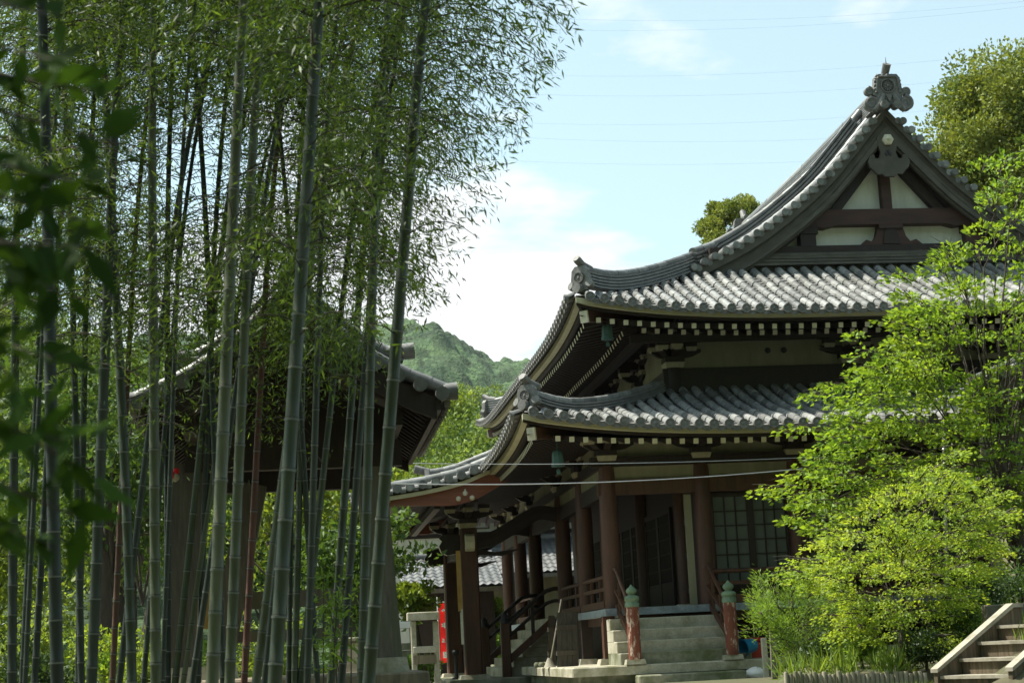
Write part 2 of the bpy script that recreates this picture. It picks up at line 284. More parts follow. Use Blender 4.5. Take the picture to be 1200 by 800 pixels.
# ------------------------------------------------------------------ the temple hall
class Roof:
    def __init__(s, x0, x1, y0, y1, P, L, C, fade):
        s.x0, s.x1, s.y0, s.y1, s.P, s.L, s.C, s.fade = x0, x1, y0, y1, P, L, C, fade
    def rng(s, f): return (s.x0, s.x1) if f in 'SN' else (s.y0, s.y1)
    def z(s, f, a, q):
        a0, a1 = s.rng(f); c = max(0.0, min(a-a0, a1-a))
        return s.P(q)+s.L*max(0, 1-c/s.C)**3*min(1, max(0, 1-q/s.fade))
    def pt(s, f, a, q, n=0.0):
        z = s.z(f, a, q)+n
        return {'S': (a, s.y0+q, z), 'N': (a, s.y1-q, z), 'W': (s.x0+q, a, z), 'E': (s.x1-q, a, z)}[f]
def tile_field(mb, R, f, rows, fine=True, disc=True):
    """rows: (a, s0, s1). Round cover tiles in segments with stepped pan tiles between; eave discs at s0"""
    ca, sa = [math.cos(t) for t in np.linspace(0, math.pi, 6)], [math.sin(t) for t in np.linspace(0, math.pi, 6)]
    for a, s0, s1 in rows:
        if s1-s0 < .12: continue
        s = s0; jx = random.uniform(-.010, .010)
        while s < s1-.02:
            e = min(s+.31, s1); vs = []
            j = random.uniform(-.008, .008); dz_ = random.uniform(-.006, .006)
            for q, r in ((s, .079), (e, .071)):
                for c_, s_ in zip(ca, sa):
                    vs.append(R.pt(f, a+jx+j+c_*r, q, .015+dz_+s_*r*1.05))
            n = 6
            mb.add(vs, [(i, i+1, n+i+1, n+i) for i in range(n-1)], 0, True)
            mb.add(vs[:n], [tuple(range(n))], 0)
            s = e
        if disc:
            P0 = np.array(R.pt(f, a+jx, s0, .03)); nrm = {'S': (0,-1,0), 'N': (0,1,0), 'W': (-1,0,0), 'E': (1,0,0)}[f]; nrm = np.array(nrm, float)
            ax = np.array((1.,0,0)) if f in 'SN' else np.array((0,1.,0)); up = np.array((0,0,1.))
            vs = []; k = 14
            for r, d in ((.082, -.04), (.082, .028), (.062, .028), (.056, .016), (.022, .02), (.012, .028)):
                for i in range(k): t = 2*math.pi*i/k; vs.append(P0+nrm*d+ax*r*math.cos(t)+up*(r*math.sin(t)))
            mb.add(vs, [(i*k+j, i*k+(j+1)%k, (i+1)*k+(j+1)%k, (i+1)*k+j) for i in range(5) for j in range(k)]+[tuple(5*k+j for j in range(k))], 1)
    if fine:
        for (a, s0, s1), (b, t0, t1) in zip(rows[:-1], rows[1:]):
            if abs(b-a) > .4: continue
            lo, hi = min(s0, t0) if disc else max(s0, t0), min(s1, t1)
            if hi-lo < .1: continue
            us = np.linspace(a+.03, b-.03, 5); sag = [0, -.018, -.024, -.018, 0]
            s = lo+.02; first = True
            while s < hi-.01:
                e = min(s+.17, hi); vs = []
                for q, dn in ((s, -.075 if first else -.012), (s, .022), (e+.02, .0)):
                    for u, g in zip(us, sag): vs.append(R.pt(f, u, q, dn+g+(.012 if dn < -.05 else 0)))
                mb.add(vs, [(i, i+1, 6+i, 5+i) for i in range(4)]+[(5+i, 6+i, 11+i, 10+i) for i in range(4)], 2 if not first else 1)
                s = e; first = False
def deck(mb, R, f, smax, n=-.03, step=.45, na=40, amin=None, amax=None, smin=lambda a: 0.0, m=0):
    a0, a1 = R.rng(f); a0 = a0 if amin is None else amin; a1 = a1 if amax is None else amax
    A = np.linspace(a0, a1, na); K = 12; vs = []
    for a in A:
        lo, hi = smin(a), smax(a)
        for k in range(K+1): vs.append(R.pt(f, a, lo+(hi-lo)*k/K, n))
    mb.add(vs, [(i*(K+1)+k, (i+1)*(K+1)+k, (i+1)*(K+1)+k+1, i*(K+1)+k+1) for i in range(na-1) for k in range(K)], m)
def noshi(mb, path, layers=6, w=.24, h=.055, m=0, side=None, cap=.085, mc=1):
    """a ridge: stacked flat tiles with shadow gaps, a run of round cap tiles on top"""
    for k in range(layers):
        ww = w/2*(1-.035*k); b = k*h
        mb.sweep(path, [(-ww, b+h*.4), (ww, b+h*.4), (ww*.96, b+h), (-ww*.96, b+h)], m, side)
        mb.sweep(path, [(-ww*.58, b), (ww*.58, b), (ww*.58, b+h*.4), (-ww*.58, b+h*.4)], m, side)
    up = np.array((0, 0, layers*h+cap*.5)); P = [np.array(p)+up for p in path]
    for a, b in zip(P[:-1], P[1:]):
        mb.tube([a, b], [cap, cap*.93], 10, mc)
hall = thing('temple_hall', 'large dark timber temple hall with two tiered grey tile roof and white plaster gable', 'temple', (11.45, 36.0, GZ))
P1 = interp([0, 1.5, 3.0, 3.91, 4.59, 5.49, 6.01, 6.54, 6.71], [5.60, 6.26, 7.0, 7.46, 7.92, 8.66, 9.22, 9.83, 10.02])
P2 = interp([-2.1, -1.2, -.5, 0, 1.2, 2.2, 3.24], [3.01, 3.13, 3.28, 3.47, 3.80, 4.13, 4.55])
UP = Roof(4.74, 18.16, 28.15, 43.85, P1, .34, 5.0, 2.6)
LO = Roof(3.57, 19.33, 27.0, 45.0, P2, .34, 5.2, 2.6)
XC, YC = 11.45, 36.0
YG0, YG1 = 30.7, 41.3                    # planes of the two bargeboards
KY0, KY1 = 32.2, 39.8                    # the porch roof
PIT = .245
def rows(R, f, smax, s0=lambda a: -.16, skip=lambda a: False):
    a0, a1 = R.rng(f); n = int((a1-a0-.2)/PIT); st = (a0+a1)/2-n*PIT/2
    return [(st+i*PIT, s0(st+i*PIT), smax(st+i*PIT)) for i in range(n+1) if not skip(st+i*PIT)]
def cc(R, f, a): a0, a1 = R.rng(f); return min(a-a0, a1-a)
# ---- upper roof
mb = MB()
for f in 'SN': deck(mb, UP, f, lambda a: min(3.05, cc(UP, f, a)))
for f in 'WE':
    deck(mb, UP, f, lambda a: cc(UP, f, a), amin=28.15, amax=YG0, na=8); deck(mb, UP, f, lambda a: 6.71, amin=YG0, amax=YG1, na=20); deck(mb, UP, f, lambda a: cc(UP, f, a), amin=YG1, amax=43.85, na=8)
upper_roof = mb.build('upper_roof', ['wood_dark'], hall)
mb = MB()
tile_field(mb, UP, 'S', rows(UP, 'S', lambda a: min(2.98, cc(UP, 'S', a)-.12)))
wm = lambda a: 6.6 if YG0+.1 < a < YG1-.1 else cc(UP, 'W', a)-.12
tile_field(mb, UP, 'W', rows(UP, 'W', wm))
tile_field(mb, UP, 'E', rows(UP, 'E', wm), fine=False); tile_field(mb, UP, 'N', rows(UP, 'N', lambda a: min(2.98, cc(UP, 'N', a)-.12)), fine=False)
mb.build('roof_tiles', ['tile', 'oni', 'tile_pan'], upper_roof)
def oni_disc(mb, c, ax, r, d=.05, m=0):
    """round crest of petals, facing -Y or along ax"""
    ax = np.array(ax, float); ax /= np.linalg.norm(ax); sd = np.cross(ax, (0,0,1.)); sd /= np.linalg.norm(sd); u = np.cross(sd, ax)
    c = np.array(c, float)
    mb.tube([c, c+ax*d], [r, r], 20, m, sm=False)
    k = 20; vs = []
    for rr, h in ((r, d), (r*.97, d+.022), (r*.82, d+.022), (r*.78, d+.004)):
        vs += [c+ax*h+sd*rr*math.cos(2*math.pi*i/k)+u*rr*math.sin(2*math.pi*i/k) for i in range(k)]
    mb.add(vs, [(i*k+j, i*k+(j+1)%k, (i+1)*k+(j+1)%k, (i+1)*k+j) for i in range(3) for j in range(k)], m)
    for i in range(14):
        t = 2*math.pi*i/14; p = c+ax*(d+.008)
        a = p+(sd*math.cos(t)+u*math.sin(t))*r*.22; b = p+(sd*math.cos(t)+u*math.sin(t))*r*.7
        mb.tube([a, b], [r*.045, r*.10], 6, m)
    mb.lathe(tuple(c+ax*(d+.006)), [(r*.2, -.015), (r*.18, .015), (r*.08, .028)], 10, m, 'y' if abs(ax[1]) > .9 else 'z')
def curl(mb, c, r, sgn, Y0, dep, m=0, turns=1.35, th=.04):
    """a scroll lying in the XZ plane"""
    pts = []; n = 22
    for i in range(n):
        t = i/(n-1); a = sgn*(math.pi*.5-turns*2*math.pi*t); rr = r*(1-.72*t)
        pts.append((c[0]+rr*math.cos(a), Y0, c[1]+rr*math.sin(a)))
    mb.tube(pts, [th*(1-.4*i/n) for i in range(n)], 8, m)
    mb.lathe((c[0], Y0+dep, c[1]), [(r*.98, 0), (r*.98, dep), (r*.9, dep+.015)], 18, m, 'y', sm=False)
def hip(R, sx, sy, s_from, s_to, parent, name, layers=5, lh=.056, cap=.075):
    mb = MB()
    cx0 = R.x0 if sx > 0 else R.x1; cy0 = R.y0 if sy > 0 else R.y1
    path = []
    for s in np.linspace(s_from, s_to, 12):
        z = R.P(s)+R.L*max(0, 1-s/R.C)**3*min(1, max(0, 1-s/R.fade))
        path.append((cx0+sx*s, cy0+sy*s, z+.03+(.10*max(0, 1-(s-s_from)/.9)**2)))
    noshi(mb, path, layers, .22, lh, cap=cap)
    o = mb.build(name, ['tile_old', 'tile'], parent)
    # end ornament: a block with a round crest, curls and an upright tube tile
    mb = MB(); d = np.array((-sx, -sy, 0.))/math.sqrt(2); sd = np.array((sy, -sx, 0.))/math.sqrt(2)*(1 if sx*sy > 0 else 1)
    p = np.array(path[0]); H = max(.22, layers*lh)
    mb.prism([(-.15,-.08),(.15,-.08),(.19,.06),(.16,H+.0),(.09,H+.07),(-.09,H+.07),(-.16,H+.0),(-.19,.06)], p+d*.02, sd, (0,0,1), d*.10)
    oni_disc(mb, p+d*.12+np.array((0,0,H*.52)), d, .10, .02)
    for k in (-1, 1): mb.tube([p+d*.04+sd*k*.17+np.array((0,0,.0)), p+d*.13+sd*k*.20+np.array((0,0,.03))], [.075, .07], 12)
    a = p+np.array((0,0,H+.06)); mb.tube([a-d*.22, a+d*.02+np.array((0,0,.04)), a+d*.18+np.array((0,0,.13))], [.065, .07, .075], 12)
    mb.tube([a+d*.18+np.array((0,0,.13)), a+d*.195+np.array((0,0,.14))], [.062, .062], 12)
    mb.tube([p+d*.02-np.array((0,0,.06)), p+d*.24-np.array((0,0,.05))], [.085, .085], 14)
    mb.build('ridge_end_tile', ['oni'], o)
for sx, sy in ((1,1), (1,-1), (-1,1), (-1,-1)): hip(UP, sx, sy, .18, 2.75, upper_roof, 'hip_ridge')
# main ridge with the big demon tile at the gable
mb = MB(); zr = 10.02
noshi(mb, [(XC, YG0-.12, zr+.02), (XC, 33, zr-.02), (XC, 36, zr-.04), (XC, 39, zr-.02), (XC, YG1+.12, zr+.02)], 7, .34, .05, cap=.10)
ridge = mb.build('main_ridge', ['tile_old', 'tile'], upper_roof)
for yy, sg in ((YG0-.14, -1), (YG1+.14, 1)):
    mb = MB(); Y = yy
    prof = [(-.20,-.02),(.20,-.02),(.25,.16),(.31,.18),(.28,.32),(.25,.53),(.20,.60),(-.20,.60),(-.25,.53),(-.28,.32),(-.31,.18),(-.25,.16)]
    mb.prism(prof, (XC, Y, zr), (1,0,0), (0,0,1), (0, sg*.13, 0))
    fr = [(-.24,.22),(-.205,.50),(-.165,.545),(.165,.545),(.205,.50),(.24,.22)]
    mb.tube([(XC+a, Y+sg*.14, zr+b) for a, b in fr], .026, 8)
    for a, b in [(-.255,.30),(-.25,.38),(-.245,.46),(-.23,.51),(-.18,.57),(-.09,.575),(0,.575),(.09,.575),(.18,.57),(.23,.51),(.245,.46),(.25,.38),(.255,.30)]:
        mb.lathe((XC+a, Y+sg*.13, zr+b), [(.028, 0), (.024, .02), (.01, .03)], 8, 0, 'y')
    oni_disc(mb, (XC, Y+sg*.12, zr+.36), (0, sg, 0), .15, .01)
    for k in (-1, 1):
        curl(mb, (XC+k*.34, zr+.02), .15, k, Y+sg*.10, .1*sg*-1 if sg < 0 else -.1)
        curl(mb, (XC+k*.37, zr+.27), .085, -k, Y+sg*.08, .08, th=.03)
        mb.tube([(XC+k*.10, Y+sg*.12, zr+.18), (XC+k*.16, Y+sg*.13, zr+.02), (XC+k*.30, Y+sg*.12, zr-.14)], [.05, .07, .05], 10)
        mb.tube([(XC+k*.13, Y+sg*.02, zr-.03), (XC+k*.13, Y+sg*.26, zr-.05)], [.075, .08], 14)
    mb.prism([(-.07,.18),(.07,.18),(0,.02)], (XC, Y+sg*.13, zr), (1,0,0), (0,0,1), (0, sg*.04, 0))
    mb.tube([(XC, Y-sg*.25, zr+.56), (XC, Y+sg*.02, zr+.62), (XC+.02, Y+sg*.14, zr+.80)], [.07, .075, .082], 14)
    mb.tube([(XC, Y+sg*.15, zr+.8), (XC, Y+sg*.15, zr+.93)], [.012, .004], 5)
    mb.build('ridge_end_tile', ['oni'], ridge)
# verges, descending ridges, bargeboards
def verge_pts(k, s0, s1, dz, n=26, Y=YG0):
    return [(XC-k*(6.71-s), Y, UP.P(s)+.03+dz) for s in np.linspace(s0, s1, n)]
for Y, sg in ((YG0, -1), (YG1, 1)):
    for k in (1, -1):
        mb = MB()
        # arc length spaced verge tiles, round end facing outwards, each with its flat neighbour
        ss = np.linspace(1.55, 6.60, 400); zz = np.array([UP.P(s) for s in ss]); arc = np.concatenate(([0], np.cumsum(np.hypot(np.diff(ss), np.diff(zz)))))
        for d in np.arange(.1, arc[-1]-.12, .235):
            s = float(np.interp(d, arc, ss)); x = XC-k*(6.71-s); z = UP.P(s)+.07
            mb.tube([(x, Y-sg*.36, z+.03), (x, Y+sg*.10, z)], [.066, .074], 12)
            mb.tube([(x, Y+sg*.10, z), (x, Y+sg*.112, z-.001)], [.058, .058], 12)
            s2 = float(np.interp(d+.118, arc, ss)); x2 = XC-k*(6.71-s2); z2 = UP.P(s2)
            mb.tube([(x2, Y-sg*.30, z2+.03), (x2, Y+sg*.03, z2+.01)], [.06, .065], 10)
        for q0 in np.linspace(1.75, 6.5, 22)[:-1]:
            q1 = q0+4.75/21; mb.tube([(XC-k*(6.71-q0), Y-sg*.42, UP.P(q0)+.12), (XC-k*(6.71-q1), Y-sg*.42, UP.P(q1)+.12)], [.082, .074], 10)
        mb.build('verge_tiles', ['tile'], upper_roof)
        mb = MB(); noshi(mb, [(XC-k*3.97, Y+sg*-.16, UP.P(2.74)+.03), (XC-k*3.72, Y-sg*.5, UP.P(2.99)+.03)]+verge_pts(k, 3.35, 6.55, .02, 16, Y-sg*.95), 5, .28, .066, cap=.08); dr = mb.build('descending_ridge', ['tile_old', 'tile'], upper_roof)
        # bargeboard in two stepped boards
        mb = MB()
        for (lo, hi, y0, y1, m) in ((-.19, -.015, -.02, .09, 0), (-.42, -.16, .06, .16, 0), (-.47, -.41, .03, .20, 0), (-.26, -.235, .045, .1, 0), (-.33, -.31, .05, .1, 0), (-.53, -.46, .10, .18, 0)):
            n = 30; S_ = np.linspace(1.75+.25*(lo < -.3), 6.71, n)
            top = [(XC-k*(6.71-s), UP.P(s)+.02+hi) for s in S_]; bot = [(XC-k*(6.71-s), UP.P(s)+.02+lo-(.10 if lo < -.3 else 0)*max(0, (s-4.5)/2.2)) for s in S_]
            vs = [(x, Y-sg*y0, z) for x, z in top]+[(x, Y-sg*y0, z) for x, z in bot]+[(x, Y-sg*y1, z) for x, z in top]+[(x, Y-sg*y1, z) for x, z in bot]
            fs = []
            for i in range(n-1): fs += [(i, i+1, n+i+1, n+i), (2*n+i, 3*n+i, 3*n+i+1, 2*n+i+1), (i, 2*n+i, 2*n+i+1, i+1), (n+i, n+i+1, 3*n+i+1, 3*n+i)]
            fs += [(0, n, 3*n, 2*n), (n-1, 3*n-1, 4*n-1, 2*n-1)]
            mb.add(vs, fs, m)
        mb.build('bargeboard', ['wood_grey'], upper_roof)
# gable wall (front), with beams, struts and pendant
def poly_wall(mb, Y, zb, dz, m=0):
    top = [(XC-(6.71-s), UP.P(s)+dz) for s in np.linspace(2.9, 6.71, 20)]; top += [(2*XC-x, z) for x, z in reversed(top)]
    top = [(x, max(z, zb)) for x, z in top]
    mb.prism([(top[0][0], zb)]+top+[(top[-1][0], zb)], (0, Y, 0), (1,0,0), (0,0,1), (0, .1, 0), m)
for Yw, sg in ((31.2, -1), (40.7, 1)):
    g = MB(); poly_wall(g, Yw, 7.0, -.10); gable = g.build('gable_wall', ['plaster'], hall)
    if sg > 0: continue
    zb = 7.02
    mb = MB()
    mb.bar((XC-3.6, Yw-.12, zb+.28), (XC+3.6, Yw-.12, zb+.28), .22, .14); mb.build('sill_beam', ['wood_dark'], gable)
    mb = MB()
    for i, (d, h) in enumerate(((.42, .0), (.38, .07), (.34, .14), (.31, .20))): mb.box(XC-3.9+i*.05, XC+3.9-i*.05, Yw-d, Yw-.02, zb-.06+h, zb-.01+h)
    mb.box(XC-3.8, XC+3.8, Yw-.27, Yw-.02, zb-.2, zb+.21); mb.build('ledge_boards', ['wood_grey'], gable)
    zt = 7.90
    mb = MB(); mb.prism([(-1.62,-.15),(-1.3,-.19),(-1.1,-.135),(1.1,-.135),(1.3,-.19),(1.62,-.15),(1.66,.10),(1.62,.17),(-1.62,.17),(-1.66,.10)], (XC, Yw-.26, zt), (1,0,0), (0,0,1), (0,.24,0)); mb.build('rainbow_beam', ['wood_beam'], gable)
    for k in (-1, 1):
        mb = MB(); mb.cbox(XC+k*1.66-.16, XC+k*1.66+.16, Yw-.24, Yw-.01, zb+.34, zt-.16, 0); mb.box(XC+k*1.66-.2, XC+k*1.66+.2, Yw-.26, Yw-.01, zt-.3, zt-.15); mb.box(XC+k*1.66-.17, XC+k*1.66+.17, Yw-.25, Yw-.01, zt-.12, zt+.36); mb.build('gable_post', ['wood_dark' if k < 0 else 'wood_beam'], gable)
        mb = MB(); mb.bar((XC+k*1.15, Yw-.10, zt+.05), (XC+k*.12, Yw-.10, zt+1.28), .16, .17); mb.build('strut', ['wood_dark'], gable)
        mb = MB(); mb.sweep([(XC-k*(6.71-s), Yw-.12, UP.P(s)-.52) for s in np.linspace(3.2, 6.6, 14)], [(-.1,-.04),(.1,-.04),(.1,.12),(-.1,.12)]); mb.build('rafter_beam', ['wood_dark'], gable)
    mb = MB(); mb.cbox(XC-.10, XC+.10, Yw-.18, Yw-.01, zt+.17, zt+1.7); mb.build('king_post', ['wood_beam'], gable)
    mb = MB()
    fl = [(-.62,0),(-.5,.10),(-.38,.06),(-.3,.16),(-.26,.30),(-.16,.40),(.16,.40),(.26,.30),(.3,.16),(.38,.06),(.5,.10),(.62,0)]
    mb.prism(fl, (XC, Yw-.22, zb+.35), (1,0,0), (0,0,1), (0,.16,0)); mb.box(XC-.24, XC+.24, Yw-.27, Yw-.03, zb+.66, zb+.74); mb.prism([(-.17,0),(.17,0),(.12,.26),(0,.33),(-.12,.26)], (XC, Yw-.25, zb+.36), (1,0,0), (0,0,1), (0,.05,0), 1)
    mb.build('frog_leg_strut', ['wood_beam', 'wood_dark'], gable)
    # gegyo pendant hung from the bargeboards
    mb = MB(); zp = UP.P(6.71)-.70; Yp = YG0+.02
    h = [(0,.34),(.2,.12),(.185,-.06),(.15,-.20),(.20,-.31),(.27,-.30),(.29,-.22),(.37,-.24),(.42,-.36),(.39,-.48),(.31,-.55),(.25,-.62),(.16,-.61),(.09,-.67),(0,-.66)]
    mb.prism(h+[(-x, y) for x, y in reversed(h[1:-1])], (XC, Yp, zp), (1,0,0), (0,0,1), (0,.07,0))
    for a, b, r in ((-.035,-.22,.036),(.035,-.22,.036),(0,-.16,.036)): mb.lathe((XC+a, Yp, zp+b), [(r,0),(r*.9,.012)], 10, 1, 'y')  # raised dark discs stand in for shadowed pierced holes
    peg = mb.build('gable_pendant', ['wood_grey', 'iron'], upper_roof)
    mb = MB(); mb.lathe((XC, Yp-.005, zp+.06), [(.115,0),(.115,.05),(.085,.075),(.045,.08),(.04,.12),(.02,.14)], 6, 0, 'y', sm=False); mb.build('hexagonal_boss', ['cream'], peg)
# ---- fascia boards and soffits
def eave(R, f, name, parent, a_lo=None, a_hi=None):
    a0, a1 = R.rng(f); a0 = a0 if a_lo is None else a_lo; a1 = a1 if a_hi is None else a_hi
    mb = MB(); A = np.linspace(a0, a1, 60)
    def strip(s0, s1, z0, z1, m):
        vs = []
        for a in A:
            c = cc(R, f, a); e = max(0, .3-c)*0
            for (s_, zz) in ((s0, z0), (s1, z0), (s1, z1), (s0, z1)):
                p = list(R.pt(f, a, 0, zz));
                q = min(max(s_, 0), max(c, 0.0)) if s_ > 0 else s_
                if f == 'S': p[1] = R.y0+q
                if f == 'N': p[1] = R.y1-q
                if f == 'W': p[0] = R.x0+q
                if f == 'E': p[0] = R.x1-q
                vs.append(p)
        n = len(A); mb.add(vs, [(i*4+j, i*4+(j+1)%4, (i+1)*4+(j+1)%4, (i+1)*4+j) for i in range(n-1) for j in range(4)]+[(0,1,2,3), tuple((n-1)*4+j for j in range(4))], m)
    strip(.0, .10, -.155, -.055, 0); strip(.11, .20, -.20, -.06, 1)
    return mb.build(name, ['fascia', 'wood_dark'], parent)
for f in 'SWEN': eave(UP, f, 'fascia_board', upper_roof)
# ---- lower roof
mb = MB()
for f in 'SN': deck(mb, LO, f, lambda a: min(3.24, cc(LO, f, a)))
for f in 'WE': deck(mb, LO, f, lambda a: min(3.24, cc(LO, f, a)), na=60)
deck(mb, LO, 'W', lambda a: .0, amin=KY0, amax=KY1, na=24, smin=lambda a: -2.0)
lower_roof = mb.build('lower_roof', ['wood_dark'], hall)
inK = lambda a: KY0 < a < KY1
mb = MB()
tile_field(mb, LO, 'S', rows(LO, 'S', lambda a: min(3.22, cc(LO, 'S', a)-.12)))
tile_field(mb, LO, 'W', rows(LO, 'W', lambda a: min(3.22, cc(LO, 'W', a)-.12), lambda a: -2.14 if inK(a) else -.16))
for f in 'EN': tile_field(mb, LO, f, rows(LO, f, lambda a: min(3.22, cc(LO, f, a)-.12)), fine=False)
mb.build('roof_tiles', ['tile', 'oni', 'tile_pan'], lower_roof)
for sx, sy in ((1,1), (1,-1), (-1,1), (-1,-1)): hip(LO, sx, sy, .16, 2.95, lower_roof, 'hip_ridge', 3, .05, .065)
for f in 'SEN': eave(LO, f, 'fascia_board', lower_roof)
eave(LO, 'W', 'fascia_board', lower_roof, None, KY0); eave(LO, 'W', 'fascia_board', lower_roof, KY1, None)
# porch verges
for Y, sg in ((KY0, -1), (KY1, 1)):
    mb = MB()
    for s in np.arange(-2.02, .25, .245):
        z = LO.P(s)+.05; x = LO.x0+s
        mb.tube([(x, Y-sg*.30, z+.02), (x, Y+sg*.16, z)], [.078, .088], 14); mb.tube([(x, Y+sg*.16, z), (x, Y+sg*.172, z)], [.07, .07], 14)
        z2 = LO.P(s+.122)+.0; mb.box(x+.122-.05, x+.122+.05, min(Y+sg*.09, Y-sg*.3), max(Y+sg*.09, Y-sg*.3), z2-.04, z2+.02)
    for q0 in np.arange(-2.1, .6, .3): mb.tube([(LO.x0+q0, Y-sg*.22, LO.P(q0)+.14), (LO.x0+q0+.3, Y-sg*.22, LO.P(q0+.3)+.14)], [.10, .09], 12)
    mb.build('verge_tiles', ['tile'], lower_roof)
    mb = MB(); noshi(mb, [(LO.x0+s, Y-sg*.75, LO.P(s)+.05+.08*max(0, -.6-s)**2) for s in np.linspace(-1.1, 2.2, 12)], 4, .24, .05, cap=.085); dr = mb.build('descending_ridge', ['tile_old', 'tile'], lower_roof)
    mb = MB(); p = (LO.x0-1.1, Y-sg*.75, LO.P(-1.1)+.05)
    mb.prism([(-.16,-.02),(.16,-.02),(.16,.2),(.08,.34),(-.08,.34),(-.16,.2)], p, (0,1,0), (0,0,1), (-.09,0,0)); mb.tube([(p[0], p[1], p[2]+.29), (p[0]-.28, p[1], p[2]+.36)], [.075,.085], 12); mb.build('ridge_end_tile', ['oni'], dr)
    # curved red bargeboard with a cream edge
    mb = MB(); S_ = np.linspace(-2.0, .75, 30)
    zt = [LO.P(s)-.06 for s in S_]
    zl = [z-.13-.22*math.exp(-((s+.45)/.8)**2)-.05*math.sin(max(0,(s+.45))*3) for s, z in zip(S_, zt)]
    zl = [min(a, b-.06) for a, b in zip(zl, zt)]
    def ribbon(zhi, zlo, y0, y1, m):
        n = len(S_); vs = [(LO.x0+s, y0, z) for s, z in zip(S_, zhi)]+[(LO.x0+s, y0, z) for s, z in zip(S_, zlo)]+[(LO.x0+s, y1, z) for s, z in zip(S_, zhi)]+[(LO.x0+s, y1, z) for s, z in zip(S_, zlo)]
        fs = [(0, n, 3*n, 2*n), (n-1, 3*n-1, 4*n-1, 2*n-1)]
        for i in range(n-1): fs += [(i, i+1, n+i+1, n+i), (2*n+i, 3*n+i, 3*n+i+1, 2*n+i+1), (i, 2*n+i, 2*n+i+1, i+1), (n+i, n+i+1, 3*n+i+1, 3*n+i)]
        mb.add(vs, fs, m)
    ribbon([z-.07 for z in zt], [z-.07 for z in zl], Y-sg*.02, Y-sg*.10, 0)
    ribbon(zt, [z-.075 for z in zt], Y+sg*.06, Y-sg*.10, 1)
    bb = mb.build('curved_bargeboard', ['wood_red_l', 'fascia'], lower_roof)
    if sg < 0:
        mb = MB()
        for a, b in ((-.13, -.36), (.13, -.35), (0, -.26)):
            p = (LO.x0-.48+a, Y-sg*-.0-.0+(-.0), LO.P(-.48)-.06+b+.02)
            mb.lathe((p[0], Y+.022, p[2]), [(.052,0),(.045,.03),(.02,.045)], 10, 0, 'y')
        mb.tube([(LO.x0-.48, Y+.0, LO.P(-.48)-.34), (LO.x0-.48, Y+.0, LO.P(-.48)-.22)], [.035, .012], 6); mb.build('gold_fitting', ['cream'], bb)
mb = MB(); A = np.linspace(KY0, KY1, 20); z = LO.P(-2.0)
mb.box(LO.x0-2.0, LO.x0-1.9, KY0, KY1, z-.155, z-.055, 0); mb.box(LO.x0-1.89, LO.x0-1.74, KY0+.1, KY1-.1, z-.235, z-.06, 1); mb.build('fascia_board', ['fascia', 'wood_dark'], lower_roof)
# ---- rafters
ROT = {'S': 0, 'W': -math.pi/2, 'N': math.pi, 'E': math.pi/2}
def rafter_geo(mb, R, f, a, s0, s1, z0, sl, w=.085, h=.09, base=None):
    """z0 relative to the eave reference P(0) at s=s0"""
    p = []
    zz = (R.z(f, a, 0)-R.P(0))*(.72 if R is UP else .55)
    for s in (s0, s1):
        q = list(R.pt(f, a, s)); q[2] = R.P(0)+zz+z0+sl*(s-s0); p.append(q)
    mb.bar(p[0], p[1], w, h, 0, m_end=None)
    d = np.array(p[0])-np.array(p[1]); d /= np.linalg.norm(d)
    mb.bar(np.array(p[0])+d*.004, np.array(p[0])+d*.001, w*.98, h*.98, 1)
n_ind = [0]
def rafter_set(R, f, s0, s1, z0, sl, pitch, parent, individual=(), lim=True, extra=None):
    a0, a1 = R.rng(f); n = int((a1-a0-.7)/pitch); st = (a0+a1)/2-n*pitch/2; rest = MB()
    for i in range(n+1):
        a = st+i*pitch; c = cc(R, f, a); e = min(s1, c-.02) if lim else s1
        s00 = extra(a) if extra else s0
        if e-s00 < .15: continue
        if individual and individual[0] <= i < individual[1] and n_ind[0] < 100:
            mb = MB(); rafter_geo(mb, R, f, a, s00, e, z0+sl*(s00-s0), sl); mb.build('rafter', ['wood_dark', 'cream'], parent); n_ind[0] += 1
        else: rafter_geo(rest, R, f, a, s00, e, z0+sl*(s00-s0), sl)
    return rest
rest = MB()
def merge(a, b): o = len(a.v); a.v += b.v; a.f += [tuple(i+o for i in f) for f in b.f]; a.m += b.m; a.sm += b.sm
FU = dict(s0=.2, z0=-.235-.045, sl=.19); BU = dict(s0=1.02, z0=-.19-.045, sl=.30)
merge(rest, rafter_set(UP, 'S', FU['s0'], 1.25, FU['z0'], FU['sl'], .238, hall, (0, 60)))
for f in 'WEN': merge(rest, rafter_set(UP, f, FU['s0'], 1.25, FU['z0'], FU['sl'], .238, hall))
for f in 'SWEN': merge(rest, rafter_set(UP, f, BU['s0'], 2.1, BU['z0'], BU['sl'], .238, hall))
FL = dict(s0=.2, z0=-.22-.03, sl=.20)
merge(rest, rafter_set(LO, 'S', FL['s0'], 1.7, FL['z0'], FL['sl'], .228, hall, (0, 48)))
merge(rest, rafter_set(LO, 'W', FL['s0'], 1.7, FL['z0'], FL['sl'], .16, hall, extra=lambda a: -1.8 if inK(a) else .2))
for f in 'EN': merge(rest, rafter_set(LO, f, FL['s0'], 1.7, FL['z0'], FL['sl'], .228, hall))
tag(rest.build('rafter', ['wood_dark', 'cream'], hall), kind='stuff')
mb = MB()
